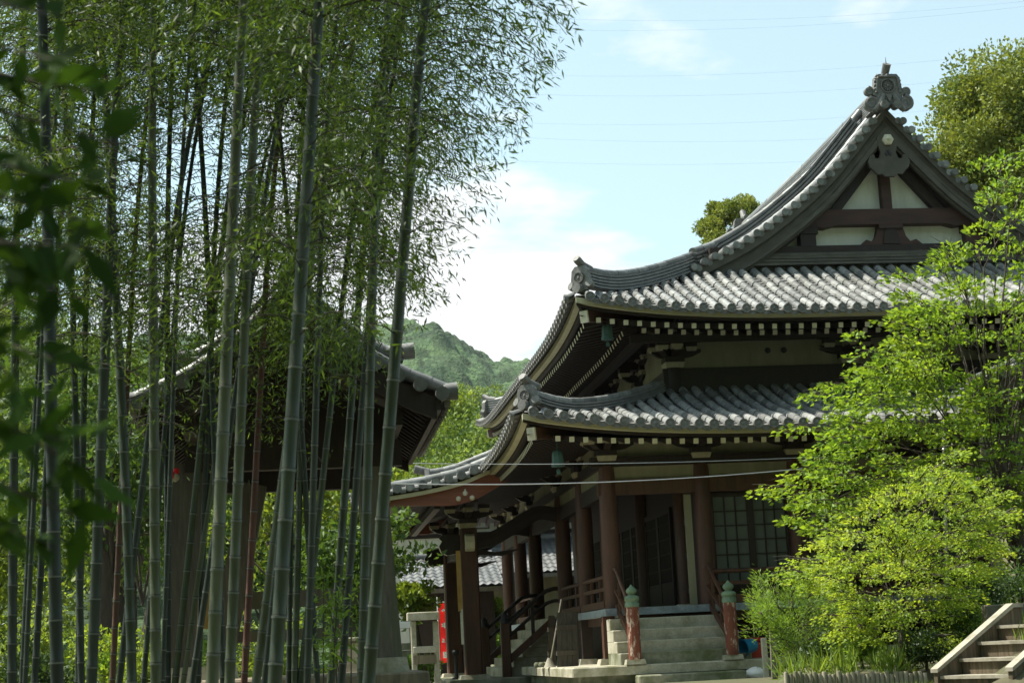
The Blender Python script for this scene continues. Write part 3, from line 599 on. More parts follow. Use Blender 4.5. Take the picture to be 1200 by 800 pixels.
def soffit(R, f, s0, s1, z0, sl, amin=None, amax=None):
    a0, a1 = R.rng(f); A = np.linspace(a0 if amin is None else amin, a1 if amax is None else amax, 50); vs = []
    for a in A:
        c = max(cc(R, f, a), 0); zz = R.P(0)+(R.z(f, a, 0)-R.P(0))*(.72 if R is UP else .55)
        for s in (s0, s1):
            q = min(s, c) if s > 0 else s; p = list(R.pt(f, a, q)); p[2] = zz+z0+sl*(q-s0); vs.append(p)
    mb.add(vs, [(2*i, 2*i+1, 2*i+3, 2*i+2) for i in range(len(A)-1)], 0)
for f in 'SWEN':
    soffit(UP, f, .2, 1.25, FU['z0']+.05, FU['sl']); soffit(UP, f, 1.02, 2.15, BU['z0']+.05, BU['sl']); soffit(LO, f, .2, 1.7, FL['z0']+.05, FL['sl'])
soffit(LO, 'W', -1.8, .3, FL['z0']+.05-FL['sl']*2, FL['sl'], KY0+.05, KY1-.05)
for R, s1, z0, sl in ((UP, 2.1, -.33, .2), (LO, 1.7, -.28, .16)):
    for sx, sy in ((1,1), (1,-1), (-1,1), (-1,-1)):
        cx0 = R.x0 if sx > 0 else R.x1; cy0 = R.y0 if sy > 0 else R.y1; zc_ = R.P(0)+R.L*(.8 if R is UP else .65)
        a = (cx0+sx*.14, cy0+sy*.14, zc_+z0+.02); b = (cx0+sx*s1, cy0+sy*s1, zc_+z0+sl*s1)
        mb.bar(a, b, .15, .2, 1); d = (np.array(a)-np.array(b)); d /= np.linalg.norm(d); mb.bar(np.array(a)+d*.004, np.array(a)-d*.035, .156, .206, 2)
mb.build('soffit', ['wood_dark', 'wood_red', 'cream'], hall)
# ------------------------------------------------------------------ the body of the hall
CX = [5.17, 6.81, 8.45, 10.09, 12.81, 14.45, 16.09, 17.73]; CY = [28.6, 31.2, 33.9, 38.1, 40.8, 43.4]
def column(x, y, z0, z1, r=.153, m='wood_red', parent=hall, base=True):
    mb = MB(); mb.lathe((x, y, 0), [(r*.97, z0), (r, z0+.3), (r, z1-.8), (r*.9, z1-.12), (r*.8, z1)], 24)
    o = mb.build('column', [m], parent)
    if base:
        b = MB(); b.lathe((x, y, 0), [(r*1.5, z0-.03), (r*1.5, z0+.03), (r*1.25, z0+.05)], 20); b.build('base_stone', ['stone'], o)
    return o
for x in CX: column(x, 28.6, .62, 3.02, base=False)
for y in CY[1:]: column(CX[0], y, .62, 3.02, base=False)
for y in (30.24, 33.9, 38.1, 41.8): column(6.81, y, .63, 3.3)
for y in CY[1:]: column(CX[-1], y, .63, 3.02)
# tie beams with a plaster band between them
for nm, (x0, x1, y0, y1), lo, hi, ma in (('tie_beam', (5.0, 17.9, 28.53, 28.68), 2.52, 2.78, 'wood_red'), ('plaster_band', (5.05, 17.85, 28.57, 28.64), 2.76, 3.02, 'plaster_dim'), ('head_beam', (4.9, 18.0, 28.50, 28.71), 3.0, 3.17, 'wood_dark'),
        ('tie_beam', (5.10, 5.24, 28.7, 43.5), 2.52, 2.78, 'wood_dark'), ('plaster_band', (5.13, 5.20, 28.7, 43.4), 2.76, 3.02, 'plaster_dim'), ('head_beam', (5.07, 5.27, 28.72, 43.5), 3.0, 3.17, 'wood_dark')):
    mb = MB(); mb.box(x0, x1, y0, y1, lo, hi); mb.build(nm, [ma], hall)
mb = MB(); mb.box(5.2, 17.7, 28.60, 28.66, 3.165, 3.75); mb.box(5.15, 5.21, 28.67, 43.4, 3.165, 3.75); mb.build('plaster_band', ['plaster_dim'], hall)
# bracket complexes: dark arms, cream lower edges and ends
def bracket(x, y, z, outs, alongs, tiers=2, k=1.0, ends=True):
    mb = MB(); x, y = float(x), float(y)
    def block(c, w, h):
        cx_, cy_, cz_ = c; a = w/2
        mb.box(cx_-a, cx_+a, cy_-a, cy_+a, cz_+h*.40, cz_+h, 0)
        b = a*.86
        vs = [(cx_-b,cy_-b,cz_),(cx_+b,cy_-b,cz_),(cx_+b,cy_+b,cz_),(cx_-b,cy_+b,cz_),(cx_-a,cy_-a,cz_+h*.40),(cx_+a,cy_-a,cz_+h*.40),(cx_+a,cy_+a,cz_+h*.40),(cx_-a,cy_+a,cz_+h*.40)]
        mb.add(vs, [(3,2,1,0),(0,1,5,4),(1,2,6,5),(2,3,7,6),(3,0,4,7)], 1)
        e = .003; mb.box(cx_-a-e, cx_+a+e, cy_-a-e, cy_+a+e, cz_+h*.39, cz_+h*.50, 1)
    def arm(c, d, L, w, h):
        d = np.array(d, float); d /= np.linalg.norm(d); sd = np.array((-d[1], d[0], 0.))
        prof = [(-.05, 0), (L*.45, 0), (L*.72, h*.18), (L*.92, h*.52), (L, h*.62), (L, h), (-.05, h)]
        mb.prism(prof, np.array(c)-sd*w/2, d, (0,0,1), sd*w, 0)
        if ends: p = np.array(c)+d*(L+.004)+np.array((0,0,h*.81)); mb.bar(p-d*.003, p, w*.98, h*.36, 1)
    block((x, y, z), .36*k, .19*k); h0 = z+.19*k
    for t in range(tiers):
        L = (.40+.26*t)*k; hh = .15*k
        for d in alongs: arm((x, y, h0), (d[0], d[1], 0), L+.12*k, .12*k, hh)
        for d in outs: arm((x, y, h0), (d[0], d[1], 0), L, .12*k, hh)
        for d in list(outs)+list(alongs)+[(0,0)]:
            l = math.hypot(*d) or 1; q = (L-.06*k)
            block((x+d[0]/l*q, y+d[1]/l*q, h0+hh-.03), .21*k, .15*k)
        h0 += hh+.115*k
    return mb.build('bracket', ['wood_dark', 'cream_dark'], hall)
bracket(5.17, 28.6, 3.10, [(0,-1), (-1,0), (-1,-1)], [(1,0), (0,1)], 1, .95)
for x in CX[1:]: bracket(x, 28.6, 3.10, [(0,-1)], [(1,0), (-1,0)], 1, .95)
for y in CY[1:]: bracket(5.17, y, 3.10, [(-1,0)], [(0,1), (0,-1)], 1, .95)
# upper storey: plaster walls between posts, tie beams, brackets, purlins
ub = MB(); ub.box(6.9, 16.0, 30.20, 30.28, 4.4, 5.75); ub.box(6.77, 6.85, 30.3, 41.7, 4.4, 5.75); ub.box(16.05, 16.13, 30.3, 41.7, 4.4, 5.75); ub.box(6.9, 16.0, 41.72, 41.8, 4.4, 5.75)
uw = ub.build('upper_wall', ['plaster_dim'], hall)
mb = MB(); mb.box(6.6, 16.3, 30.10, 30.197, 4.45, 4.92); mb.box(6.67, 6.767, 30.30, 41.7, 4.45, 4.92); mb.build('tie_beam', ['wood_dark'], uw)
for x in (8.66-.055, 8.66+.25):
    mb = MB(); mb.lathe((x, 30.196, 5.22), [(.055, 0), (.055, .02), (.03, .03)], 12, 0, 'y'); mb.build('nail_cover', ['iron'], uw)
for x in (6.81, 10.1, 12.8, 16.09):
    mb = MB(); mb.lathe((x, 30.22, 0), [(.17, 4.3), (.17, 4.9), (.15, 5.0)], 18); mb.build('post', ['wood_dark'], uw)
    bracket(x, 30.18, 4.93, [(0,-1)]+([(-1,0), (-1,-1)] if x < 7 else [])+([(1,0), (1,-1)] if x > 16 else []), [(1,0)] if x < 7 else [(-1,0)] if x > 16 else [(1,0), (-1,0)], 2, 1.0)
for y in (33.0, 36.0, 39.0, 41.76):
    mb = MB(); mb.lathe((6.80, y, 0), [(.17, 4.3), (.17, 4.9), (.15, 5.0)], 18); mb.build('post', ['wood_dark'], uw)
    bracket(6.78, y, 4.93, [(-1,0)], [(0,1), (0,-1)], 2, 1.0)
mb = MB()
mb.box(5.9, 17.0, 29.44, 29.58, 5.30, 5.44); mb.box(6.03, 6.17, 29.6, 42.4, 5.30, 5.44)
mb.build('purlin', ['wood_dark'], hall)
# inner walls and doors behind the open gallery
mb = MB(); mb.box(6.86, 6.92, 28.75, 43.4, .6, 3.9); mb.box(6.92, 17.7, 43.3, 43.36, .6, 3.9); mb.box(17.70, 17.78, 28.75, 43.3, .6, 3.9); mb.box(6.95, 17.7, 28.74, 28.78, 2.0, 3.0)
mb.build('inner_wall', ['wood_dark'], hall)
mb = MB(); mb.box(5.2, 17.7, 28.72, 43.3, 3.30, 3.36); mb.build('gallery_ceiling', ['wood_dark'], hall)
mb = MB(); mb.box(4.97, 18.0, 28.3, 43.7, .50, .62); mb.build('gallery_floor', ['slate'], hall)
def lattice(y0, y1, z0, z1, bright):
    d = MB(); d.box(6.80, 6.855, y0, y0+.09, z0, z1); d.box(6.80, 6.855, y1-.09, y1, z0, z1); d.box(6.80, 6.855, y0+.09, y1-.09, z1-.1, z1); d.box(6.80, 6.855, y0+.09, y1-.09, z0, z0+.12); d.box(6.81, 6.85, y0+.09, y1-.09, z0+.12, z0+.5)
    o = d.build('lattice_door', ['wood_dark'], hall)
    b = MB(); n = int((y1-y0-.18)/.085)
    for i in range(1, n): yy = y0+.09+i*(y1-y0-.18)/n; b.box(6.81, 6.84, yy-.016, yy+.016, z0+.5, z1-.1)
    for zz in np.arange(z0+.75, z1-.15, .28): b.box(6.815, 6.838, y0+.09, y1-.09, zz-.012, zz+.012)
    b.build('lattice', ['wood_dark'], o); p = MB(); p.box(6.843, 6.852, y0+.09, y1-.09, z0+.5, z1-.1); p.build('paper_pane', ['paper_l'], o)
lattice(31.3, 32.5, .63, 2.5, 1); lattice(32.5, 33.7, .63, 2.5, 0); lattice(34.1, 35.2, .63, 2.5, 1); lattice(35.2, 36.3, .63, 2.5, 1); lattice(36.3, 37.4, .63, 2.5, 1); lattice(38.4, 40.4, .63, 2.5, 1)
d = MB(); d.box(6.79, 6.855, 28.95, 29.95, .63, 2.5); 
for zz in (.9, 1.5, 2.1): d.box(6.76, 6.788, 28.95, 29.95, zz-.05, zz+.05)
d.build('plank_door', ['wood_dark'], hall)
mb = MB(); mb.box(6.50, 6.62, 28.66, 28.72, .63, 2.5); mb.build('plaster_jamb', ['plaster_dim'], hall)
def shoji(x0, x1, z0, z1, cols):
    d = MB(); Y = 28.70
    d.box(x0, x0+.06, Y-.05, Y, z0, z1); d.box(x1-.06, x1, Y-.05, Y, z0, z1); d.box(x0+.06, x1-.06, Y-.05, Y, z1-.07, z1); d.box(x0+.06, x1-.06, Y-.05, Y, z0, z0+.32)
    o = d.build('shoji_door', ['wood_dark'], hall); g = MB()
    for i in range(1, cols): xx = x0+.06+i*(x1-x0-.12)/cols; g.box(xx-.011, xx+.011, Y-.04, Y-.015, z0+.32, z1-.07)
    n = 6
    for i in range(1, n): zz = z0+.32+i*(z1-z0-.39)/n; g.box(x0+.06, x1-.06, Y-.036, Y-.018, zz-.011, zz+.011)
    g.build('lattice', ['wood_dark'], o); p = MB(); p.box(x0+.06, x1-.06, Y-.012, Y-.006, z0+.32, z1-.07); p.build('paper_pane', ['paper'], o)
for x0 in CX[1:-1]:
    x1 = CX[CX.index(x0)+1]; a, b = x0+.13, x1-.14; mid = (a+b)/2
    shoji(a, mid+.02, .63, 2.5, 3); shoji(mid+.02, b, .63, 2.5, 3)
# dark under-floor with posts on stones
for x in [5.05, 5.17+.9]+[8.45, 10.1, 12.8]:
    mb = MB(); mb.box(x-.1, x+.1, 28.5, 28.7, -.21, .5); o = mb.build('floor_post', ['wood_red'], hall); b = MB(); b.box(x-.2, x+.2, 28.42, 28.8, -.30, -.2, 0, .03); b.build('base_stone', ['stone'], o)
for y in (31.2, 33.9, 38.1, 40.8):
    mb = MB(); mb.box(5.0, 5.2, y-.1, y+.1, -.21, .5); o = mb.build('floor_post', ['wood_dark'], hall); b = MB(); b.box(4.92, 5.28, y-.18, y+.18, -.30, -.2, 0, .03); b.build('base_stone', ['stone'], o)
mb = MB(); mb.box(5.3, 17.7, 28.60, 28.66, .36, .5); mb.box(5.12, 5.19, 28.7, 43.4, .36, .5); mb.build('floor_beam', ['wood_red'], hall)
mb = MB(); mb.box(6.3, 6.36, 29.4, 43.3, -.5, .5); mb.box(6.4, 17.7, 29.4, 29.46, -.5, .5); mb.build('underfloor_shade_sheet', ['wood_dark'], hall)  # dark sheets put in for the shadowed void under the floor
# gallery railings
def rail_y(x, y0, y1, name='gallery_railing'):
    mb = MB(); mb.tube([(x, y0, 1.16), (x, y1, 1.16)], .035, 8); o = mb.build(name, ['wood_red'], hall)
    m2 = MB(); m2.bar((x, y0, .96), (x, y1, .96), .05, .06); m2.build('middle_rail', ['wood_red'], o); m3 = MB(); m3.bar((x, y0, .70), (x, y1, .70), .09, .12); m3.build('bottom_rail', ['wood_red'], o)
    for y in np.arange(y0+.5, y1-.2, .9): p = MB(); p.box(x-.025, x+.025, y-.025, y+.025, .76, 1.13); p.build('baluster', ['wood_red'], o)
rail_y(5.08, 28.8, 31.0); rail_y(5.08, 31.4, 33.7); rail_y(5.08, 38.4, 40.6)
mb = MB(); Y = 28.38; mb.tube([(6.85, Y, 1.16), (17.8, Y, 1.16)], .04, 8); rr = mb.build('gallery_railing', ['wood_red'], hall)
for z, w_, nm in ((.96, .06, 'middle_rail'), (.70, .13, 'bottom_rail')): p = MB(); p.bar((6.85, Y, z), (17.8, Y, z), w_, w_*1.05); p.build(nm, ['wood_red'], rr)
for x in np.arange(7.7, 17.5, .92): p = MB(); p.box(x-.03, x+.03, Y-.03, Y+.03, .76, 1.12); p.build('baluster', ['wood_red'], rr)
# porch columns, beams, brackets
for y in (33.9, 38.1):
    mb = MB(); mb.cbox(3.27-.17, 3.27+.17, y-.17, y+.17, -.42, 2.44, 0, .03); o = mb.build('porch_column', ['wood_red'], hall)
    b = MB(); b.box(3.27-.3, 3.27+.3, y-.3, y+.3, -.49, -.41, 0, .03); b.build('base_stone', ['stone'], o)
    bracket(3.27, y, 2.44, [(-1,0)], [(0,1), (0,-1), (1,0)], 1, 1.0)
    # beam ends carved as clouds
    for d, kk in (((0,-1,0), 1), ((-1,0,0), 1)):
        if d[0] == 0 and y > 35: continue
        mb = MB(); pr = [(0,-.17),(.12,-.2),(.26,-.22),(.38,-.16),(.42,-.04),(.36,.06),(.42,.12),(.34,.2),(.18,.2),(0,.17)]
        if d[1]: pr = [(0,-.15),(.16,-.17),(.26,-.12),(.30,0),(.26,.12),(.14,.17),(0,.15)]
        dd = np.array(d, float); sd = np.array((-dd[1], dd[0], 0.)); o0 = np.array((3.27, y, 2.14))+dd*.17
        mb.prism(pr, o0-sd*.085, dd, (0,0,1), sd*.17, 0, 1); mb.build('carved_beam_end', ['wood_dark' if d[0] else 'cream', 'cream'], hall)
mb = MB(); mb.box(3.17, 3.37, 34.07, 37.93, 1.98, 2.32); mb.build('porch_beam', ['wood_dark'], hall)
mb = MB(); mb.box(3.20, 3.34, 32.4, 39.6, 2.83, 2.97); mb.box(2.5, 2.62, 32.35, 39.65, 2.72, 2.84); mb.build('porch_purlin', ['wood_dark'], hall)
for y in (33.9, 38.1):
    P = interp([3.4, 3.75, 4.1, 4.43, 4.68, 5.05], [2.16, 2.22, 2.39, 2.58, 2.69, 2.64]); mb = MB()
    mb.sweep([(x, y, P(x)) for x in np.linspace(3.42, 5.06, 16)], [(-.09,-.14),(.09,-.14),(.1,0),(.09,.14),(-.09,.14),(-.1,0)]); mb.build('curved_tie_beam', ['wood_dark'], hall)
    mb = MB(); mb.prism([(0,-.02),(.5,-.06),(.9,.08),(.35,.02),(0,.10)], (3.44, y-.05, 1.93), (1,0,0), (0,0,1), (0,.1,0)); mb.build('beam_brace', ['wood_dark'], hall)
mb = MB(); mb.box(3.0, 3.085, 33.72, 33.75, .82, 2.0); mb.build('hanging_plank', ['yellow'], hall)
mb = MB(); mb.box(3.035, 3.085, 33.72, 33.75, .18, .80); mb.box(3.05, 3.085, 33.70, 33.719, .72, .86); mb.build('hanging_plank', ['steel'], hall)
# wind bells under the eave corners
for x, y, z in ((5.36, 28.77, 5.30), (4.20, 27.63, 3.0)):
    mb = MB(); mb.lathe((x, y, z), [(.115, -.06), (.10, .0), (.095, .14), (.08, .19), (.03, .22)], 8, sm=False); o = mb.build('wind_bell', ['verdigris'], hall); q = MB(); q.tube([(x, y, z+.22), (x, y, z+.42)], .012, 6); q.tube([(x, y, z-.12), (x, y, z)], .01, 6); q.box(x-.03, x+.03, y-.005, y+.005, z-.18, z-.11); q.build('clapper', ['verdigris'], o)
# ------------------------------------------------------------------ side steps with red posts
st = thing('stone_steps', 'pale stone side steps between two peeling red posts, leading up to the dark gallery', 'steps', (5.95, 27.6, -.3))
for i, (y, z) in enumerate(((27.18, -.115), (27.46, .07), (27.74, .255), (28.02, .44))):
    mb = MB(); mb.cbox(4.97, 6.86, y, 28.29, z-.185, z, 0, .012); mb.build('step', ['stone_moss' if i == 0 else 'stone'], st)
for x in (5.18, 6.76):
    mb = MB(); mb.lathe((x, 27.04, 0), [(.105, -.22), (.105, .64)], 12, sm=False); p = mb.build('newel_post', ['post_red'], st)
    b = MB(); b.lathe((x, 27.04, 0), [(.115, .60), (.118, .66), (.108, .665), (.108, .70), (.118, .705), (.118, .76), (.10, .77), (.05, .79), (.055, .80), (.085, .83), (.09, .86), (.07, .89), (.03, .92), (.01, .955)], 18); b.build('onion_cap', ['bronze'], p)
    b = MB(); b.box(x-.16, x+.16, 26.96, 27.18, -.295, -.215, 0, .015); b.build('base_stone', ['stone'], p)
    r_ = MB(); r_.tube([(x, 27.12, .58), (x, 27.5, .76), (x, 27.9, 1.0), (x, 28.2, 1.20), (x, 28.36, 1.27), (x, 28.44, 1.26)], .034, 8); h = r_.build('handrail', ['wood_red'], st)
    for dz, nm, w_ in ((-.24, 'middle_rail', .05), (-.52, 'stringer', .1)): r2 = MB(); r2.bar((x, 27.13, .56+dz), (x, 28.42, 1.16+dz), .05, w_); r2.build(nm, ['wood_red'], h)
    for y in (27.6, 28.1): r2 = MB(); zz = .56+(y-27.13)*.465; r2.box(x-.02, x+.02, y-.02, y+.02, zz-.5, zz+.02); r2.build('baluster', ['wood_red'], h)
pl = thing('stone_terrace', 'long low granite terrace slab around the foot of the temple hall', 'terrace', (6, 27, GZ))
mb = MB(); mb.cbox(4.15, 7.41, 26.98, 33.4, -.45, -.30, 0, .02); mb.box(7.5, 18.5, 27.4, 28.6, -.45, -.30, 0); mb.build('paving_slab', ['stone'], pl)
mb = MB(); mb.box(4.3, 7.3, 27.12, 33.4, -.62, -.452); mb.box(7.4, 18.4, 27.5, 43.6, -.62, -.452); mb.box(4.6, 7.3, 33.5, 43.6, -.62, -.302); mb.build('footing', ['stone_moss'], pl)
mb = MB(); mb.cbox(5.14, 6.86, 26.62, 26.97, -.66, -.46, 0, .02); mb.build('lowest_step', ['stone_moss'], pl)
# ------------------------------------------------------------------ porch steps
ps = thing('porch_steps', 'stone front steps under the porch with dark handrails, seen from the side', 'steps', (4.4, 36, -.49))
for i in range(6):
    mb = MB(); x = 3.92+i*.18; z = -.49+.185*(i+1); mb.cbox(x, 4.96, 34.22, 37.78, z-.185, z, 0, .012); mb.build('step', ['stone'], ps)
mb = MB(); mb.cbox(2.75, 4.6, 33.2, 38.9, -.62, -.49, 0, .02); mb.build('paving_slab', ['stone_moss'], ps)
for y in (34.05, 37.95):
    mb = MB(); mb.cbox(3.85, 4.03, y-.09, y+.09, -.49, .56, 0, .015); n_ = mb.build('newel_post', ['wood_red'], ps); b = MB(); b.lathe((3.94, y, 0), [(.10, .55), (.10, .63), (.06, .65), (.075, .70), (.03, .75)], 12); b.build('onion_cap', ['iron'], n_)
    for dz, r in ((0, .04), (-.24, .035)):
        r_ = MB(); r_.tube([(4.0, y, .52+dz), (4.35, y, .80+dz), (4.66, y, 1.05+dz), (4.80, y, 1.15+dz), (4.95, y, 1.19+dz), (5.15, y, 1.19+dz)], r, 8); r_.build('handrail', ['wood_dark'], ps)
    r_ = MB(); r_.bar((3.98, y, -.18), (4.95, y, .60), .07, .14); r_.build('stringer', ['wood_red'], ps)
    for x in (4.5,): r_ = MB(); r_.box(x-.035, x+.035, y-.03, y+.03, .2, .92); r_.build('baluster', ['wood_dark'], ps)
# ------------------------------------------------------------------ ground
def sheet(name, mname, X, Y, zf, kind='structure'):
    mb = MB(); nx, ny = len(X), len(Y)
    mb.add([(x, y, zf(x, y)) for y in Y for x in X], [(j*nx+i, j*nx+i+1, (j+1)*nx+i+1, (j+1)*nx+i) for j in range(ny-1) for i in range(nx-1)], 0, True)
    return tag(mb.build(name, [mname]), kind=kind)
def sstep(t): t = min(1, max(0, t)); return t*t*(3-2*t)
def gz(x, y):                                     # the path rises gently to the temple court; far off it drops behind the houses
    return GZ-.95*(1-sstep((y-8)/13))+(0 if y < 70 else 0)
Xs = np.concatenate((np.linspace(-320,-40,10), np.linspace(-30,40,50), np.linspace(60,320,8)))
Ys = np.concatenate((np.linspace(-120,0,8), np.linspace(2,70,70), np.linspace(90,790,12)))
sheet('ground', 'earth', Xs, Ys, gz)
sheet('path', 'ground', np.linspace(-.5, 7.7, 12), np.linspace(23.6, 27.3, 10), lambda x, y: gz(x, y)+.006)
sheet('court', 'ground', np.linspace(-8, 4.6, 12), np.linspace(38, 50, 10), lambda x, y: gz(x, y)+.006)
def garden_z(x, y):
    k = sstep((x-.375*y)/1.0)*sstep((y-15.2)/1.2)*sstep((25.2-y)/1.5)
    return max(gz(x, y)+.03+k*.6, -.45+.06*sstep((y-19)/2)+k*.5 if (y > 18.95 and x > .284*y) else -9)
sheet('garden_bed', 'soil', np.linspace(5.0, 22, 70), np.linspace(14.6, 25.8, 76), lambda x, y: garden_z(x, y)-(.12 if x < 5.1 or y < 14.7 or y > 25.7 else 0))
sheet('bamboo_litter', 'soil', np.linspace(-12, 1.6, 30), np.linspace(5, 17.6, 28), lambda x, y: gz(x, y)+.02+.02*math.sin(3*x+2*y)-(.1 if x > 1.5 or y > 17.5 else 0))
# ------------------------------------------------------------------ leafy builders
def tree_limbs(mb, base, tips, r0, hub, m=0):
    """tapered trunk to a hub, limbs to the tips; each limb bows a little"""
    base = np.array(base, float); hub = np.array(hub, float)
    mid = (base+hub)/2+np.array((random.uniform(-.06,.06), random.uniform(-.06,.06), 0))*np.linalg.norm(hub-base)
    mb.tube([base-np.array((0,0,.1)), base+(mid-base)*.5, mid, hub], [r0*1.25, r0, r0*.85, r0*.65], 9, m)
    for t in tips:
        t = np.array(t, float); f = random.uniform(.35, 1.0); a = base+(hub-base)*f if f < .95 else hub; d = t-a; L = np.linalg.norm(d)
        bow = np.array((random.uniform(-.1,.1), random.uniform(-.1,.1), random.uniform(.02,.14)))*L; r = r0*.22*min(1, max(.25, L/3))
        mb.tube([a, a+d*.35+bow*.8, a+d*.7+bow, t], [r, r*.75, r*.5, r*.18], 5, m)
def puff(c, rad, n, flat=1.0, up=.25):
    d = RNG.normal(size=(n,3)); d /= np.linalg.norm(d, axis=1, keepdims=True); rr = rad*(RNG.random(n)**.42)[:,None]
    p = d*rr*np.array((1,1,flat)); D = d+np.array((0,0,up))+RNG.normal(size=(n,3))*.7
    return np.array(c)+p, D
def broad_tree(name, label, cat, loc, H, Rc, cz, flat, nclump, per, L, mname, r0=.16, group=None, W=.5, hollow=.25, rg=1.0):
    o = thing(name, label, cat, loc, group); b = np.array(loc, float)
    C, D, tips = [], [], []
    for i in range(nclump):
        d = RNG.normal(size=3); d /= np.linalg.norm(d); q = (hollow+(1-hollow)*RNG.random())**.6
        c = b+np.array((0,0,cz))+d*np.array((Rc,Rc,Rc*flat))*q*.86*(1+rg*(.22*math.sin(3*math.atan2(d[1], d[0])+i*.02)+.15*RNG.normal()))
        if c[2] < b[2]+.15: c[2] = b[2]+.15+RNG.random()*.3
        p, dd = puff(c, Rc*RNG.uniform(.17, .34), per, .7); C.append(p); D.append(dd); tips.append(c)
    C = np.concatenate(C); D = np.concatenate(D); n = len(C)
    mb = MB(); tree_limbs(mb, b, tips[::max(1, len(tips)//16)], r0, b+np.array((Rc*.05, Rc*.04, cz*.95))); mb.build('trunk', ['bark'], o)
    leaves('crown', C, D, L*RNG.uniform(.7, 1.25, n), W, mname, o); return o
def spray_tree(name, label, cat, base, hub, poly, n, Yr, per, L, mname, r0, W=.5, srad=.3, droop=-.1, dens=None, extra=None, lift=.0, flat=.22, limb_every=6):
    """a tree whose layered sprays are set out from the picture's outline, each at its own depth"""
    o = thing(name, label, cat, base); xs = [p[0] for p in poly]; ys = [p[1] for p in poly]; tips = []
    def inside(x, y):
        r = False; j = len(poly)-1
        for i in range(len(poly)):
            if (poly[i][1] > y) != (poly[j][1] > y) and x < (poly[j][0]-poly[i][0])*(y-poly[i][1])/(poly[j][1]-poly[i][1])+poly[i][0]: r = not r
            j = i
        return r
    g = 0
    while len(tips) < n and g < 40000:
        g += 1; x, y = random.uniform(min(xs), max(xs)), random.uniform(min(ys), max(ys))
        if not inside(x, y) or (dens and random.random() > dens(x, y)): continue
        tips.append(at(x, y, random.uniform(*Yr)))
    if extra: tips += [at(*e) for e in extra]
    hub = np.array(hub, float); C, D = [], []
    tw = MB(); tree_limbs(tw, base, tips[::limb_every], r0, hub)
    for c in tips:
        out_ = c-hub; out_[2] *= .3; out_ /= np.linalg.norm(out_)+1e-6; R_ = srad*random.uniform(.65, 1.35); k = int(per*random.uniform(.7, 1.3))
        u = RNG.random(k)**.6*R_; a = RNG.random(k)*2*math.pi
        p = np.stack((np.cos(a)*u, np.sin(a)*u, RNG.normal(size=k)*R_*flat+droop*u*u/R_), 1)+out_*R_*.2
        C.append(c+p); dd = np.stack((np.cos(a), np.sin(a), np.full(k, -.25+lift)), 1)*.8+out_*.6+RNG.normal(size=(k,3))*.35; D.append(dd)
        for q in range(3):
            e = c+out_*R_*.5+RNG.normal(size=3)*R_*np.array((.5,.5,.15)); tw.tube([c-out_*R_*.6, (c+e)/2+np.array((0,0,.03)), e], [.008, .006, .003], 3)
    tw.build('trunk', ['bark'], o)
    C = np.concatenate(C); D = np.concatenate(D); leaves('crown', C, D, L*RNG.uniform(.7, 1.3, len(C)), W, mname, o)
    return o
# ------------------------------------------------------------------ open pavilion in the bamboo
pv = thing('pavilion', 'dim open wooden pavilion with tiled gable roof on a stone base behind the bamboo', 'pavilion', (-.05, 21, GZ))
PX, PW = -.07, 1.58
P3 = interp([0, .5, 1.05, 1.58], [2.76, 2.99, 3.38, 3.92]); PV = Roof(PX-PW, PX+PW, 18.35, 23.6, P3, .06, 1.2, 1.0)
mb = MB()
for f in 'WE': deck(mb, PV, f, lambda a: 1.58, na=14)
pr = mb.build('roof', ['wood_dark'], pv)
mb = MB()
for f in 'WE': tile_field(mb, PV, f, [(18.6+i*.25, -.12, 1.56) for i in range(20)])
mb.build('roof_tiles', ['tile_old', 'oni', 'tile_old'], pr)
mb = MB(); noshi(mb, [(PX, 18.35, 3.92), (PX, 21, 3.89), (PX, 23.6, 3.92)], 5, .26, .05); mb.build('main_ridge', ['tile_old', 'tile'], pr)
for Y, sg in ((18.35, -1), (23.6, 1)):
    for k in (1, -1):
        mb = MB()
        for s in np.arange(-.04, 1.5, .235):
            x = PX-k*(PW-s); z = P3(s)+.04; mb.tube([(x, Y-sg*.25, z+.02), (x, Y+sg*.12, z)], [.066, .075], 12)
        for q in np.linspace(-.16, 1.5, 8)[:-1]: mb.tube([(PX-k*(PW-q), Y-sg*.12, P3(q)+.13), (PX-k*(PW-q-.27), Y-sg*.12, P3(q+.27)+.13)], [.085, .078], 10)
        q = PX-k*(PW+.17); mb.tube([(q+k*.1, Y-sg*.1, P3(-.07)+.10), (q-k*.05, Y-sg*.1, P3(-.1)+.12)], [.09, .1], 14)
        mb.build('verge_tiles', ['tile_old'], pr)
        mb = MB(); noshi(mb, [(PX-k*(PW-s), Y-sg*.62, P3(s)+.04+.12*max(0, .75-s)**2*3) for s in np.linspace(.42, 1.54, 9)], 5, .22, .055, cap=.085); q_ = PX-k*(PW-.42); mb.tube([(q_+k*.1, Y-sg*.62, P3(.42)+.42), (q_-k*.22, Y-sg*.62, P3(.3)+.50)], [.085,.095], 12, 1); mb.build('descending_ridge', ['tile_old', 'tile'], pr)
        mb = MB(); S_ = np.linspace(.02, 1.58, 14); n = 14
        vs = [(PX-k*(PW-s), Y+sg*.02, P3(s)-.02) for s in S_]+[(PX-k*(PW-s), Y+sg*.02, P3(s)-.26) for s in S_]+[(PX-k*(PW-s), Y-sg*.05, P3(s)-.02) for s in S_]+[(PX-k*(PW-s), Y-sg*.05, P3(s)-.26) for s in S_]
        fs = [(0, n, 3*n, 2*n)]
        for i in range(n-1): fs += [(i, i+1, n+i+1, n+i), (2*n+i, 3*n+i, 3*n+i+1, 2*n+i+1), (n+i, n+i+1, 3*n+i+1, 3*n+i)]
        mb.add(vs, fs); mb.build('bargeboard', ['wood_dark'], pr)
rf = MB()
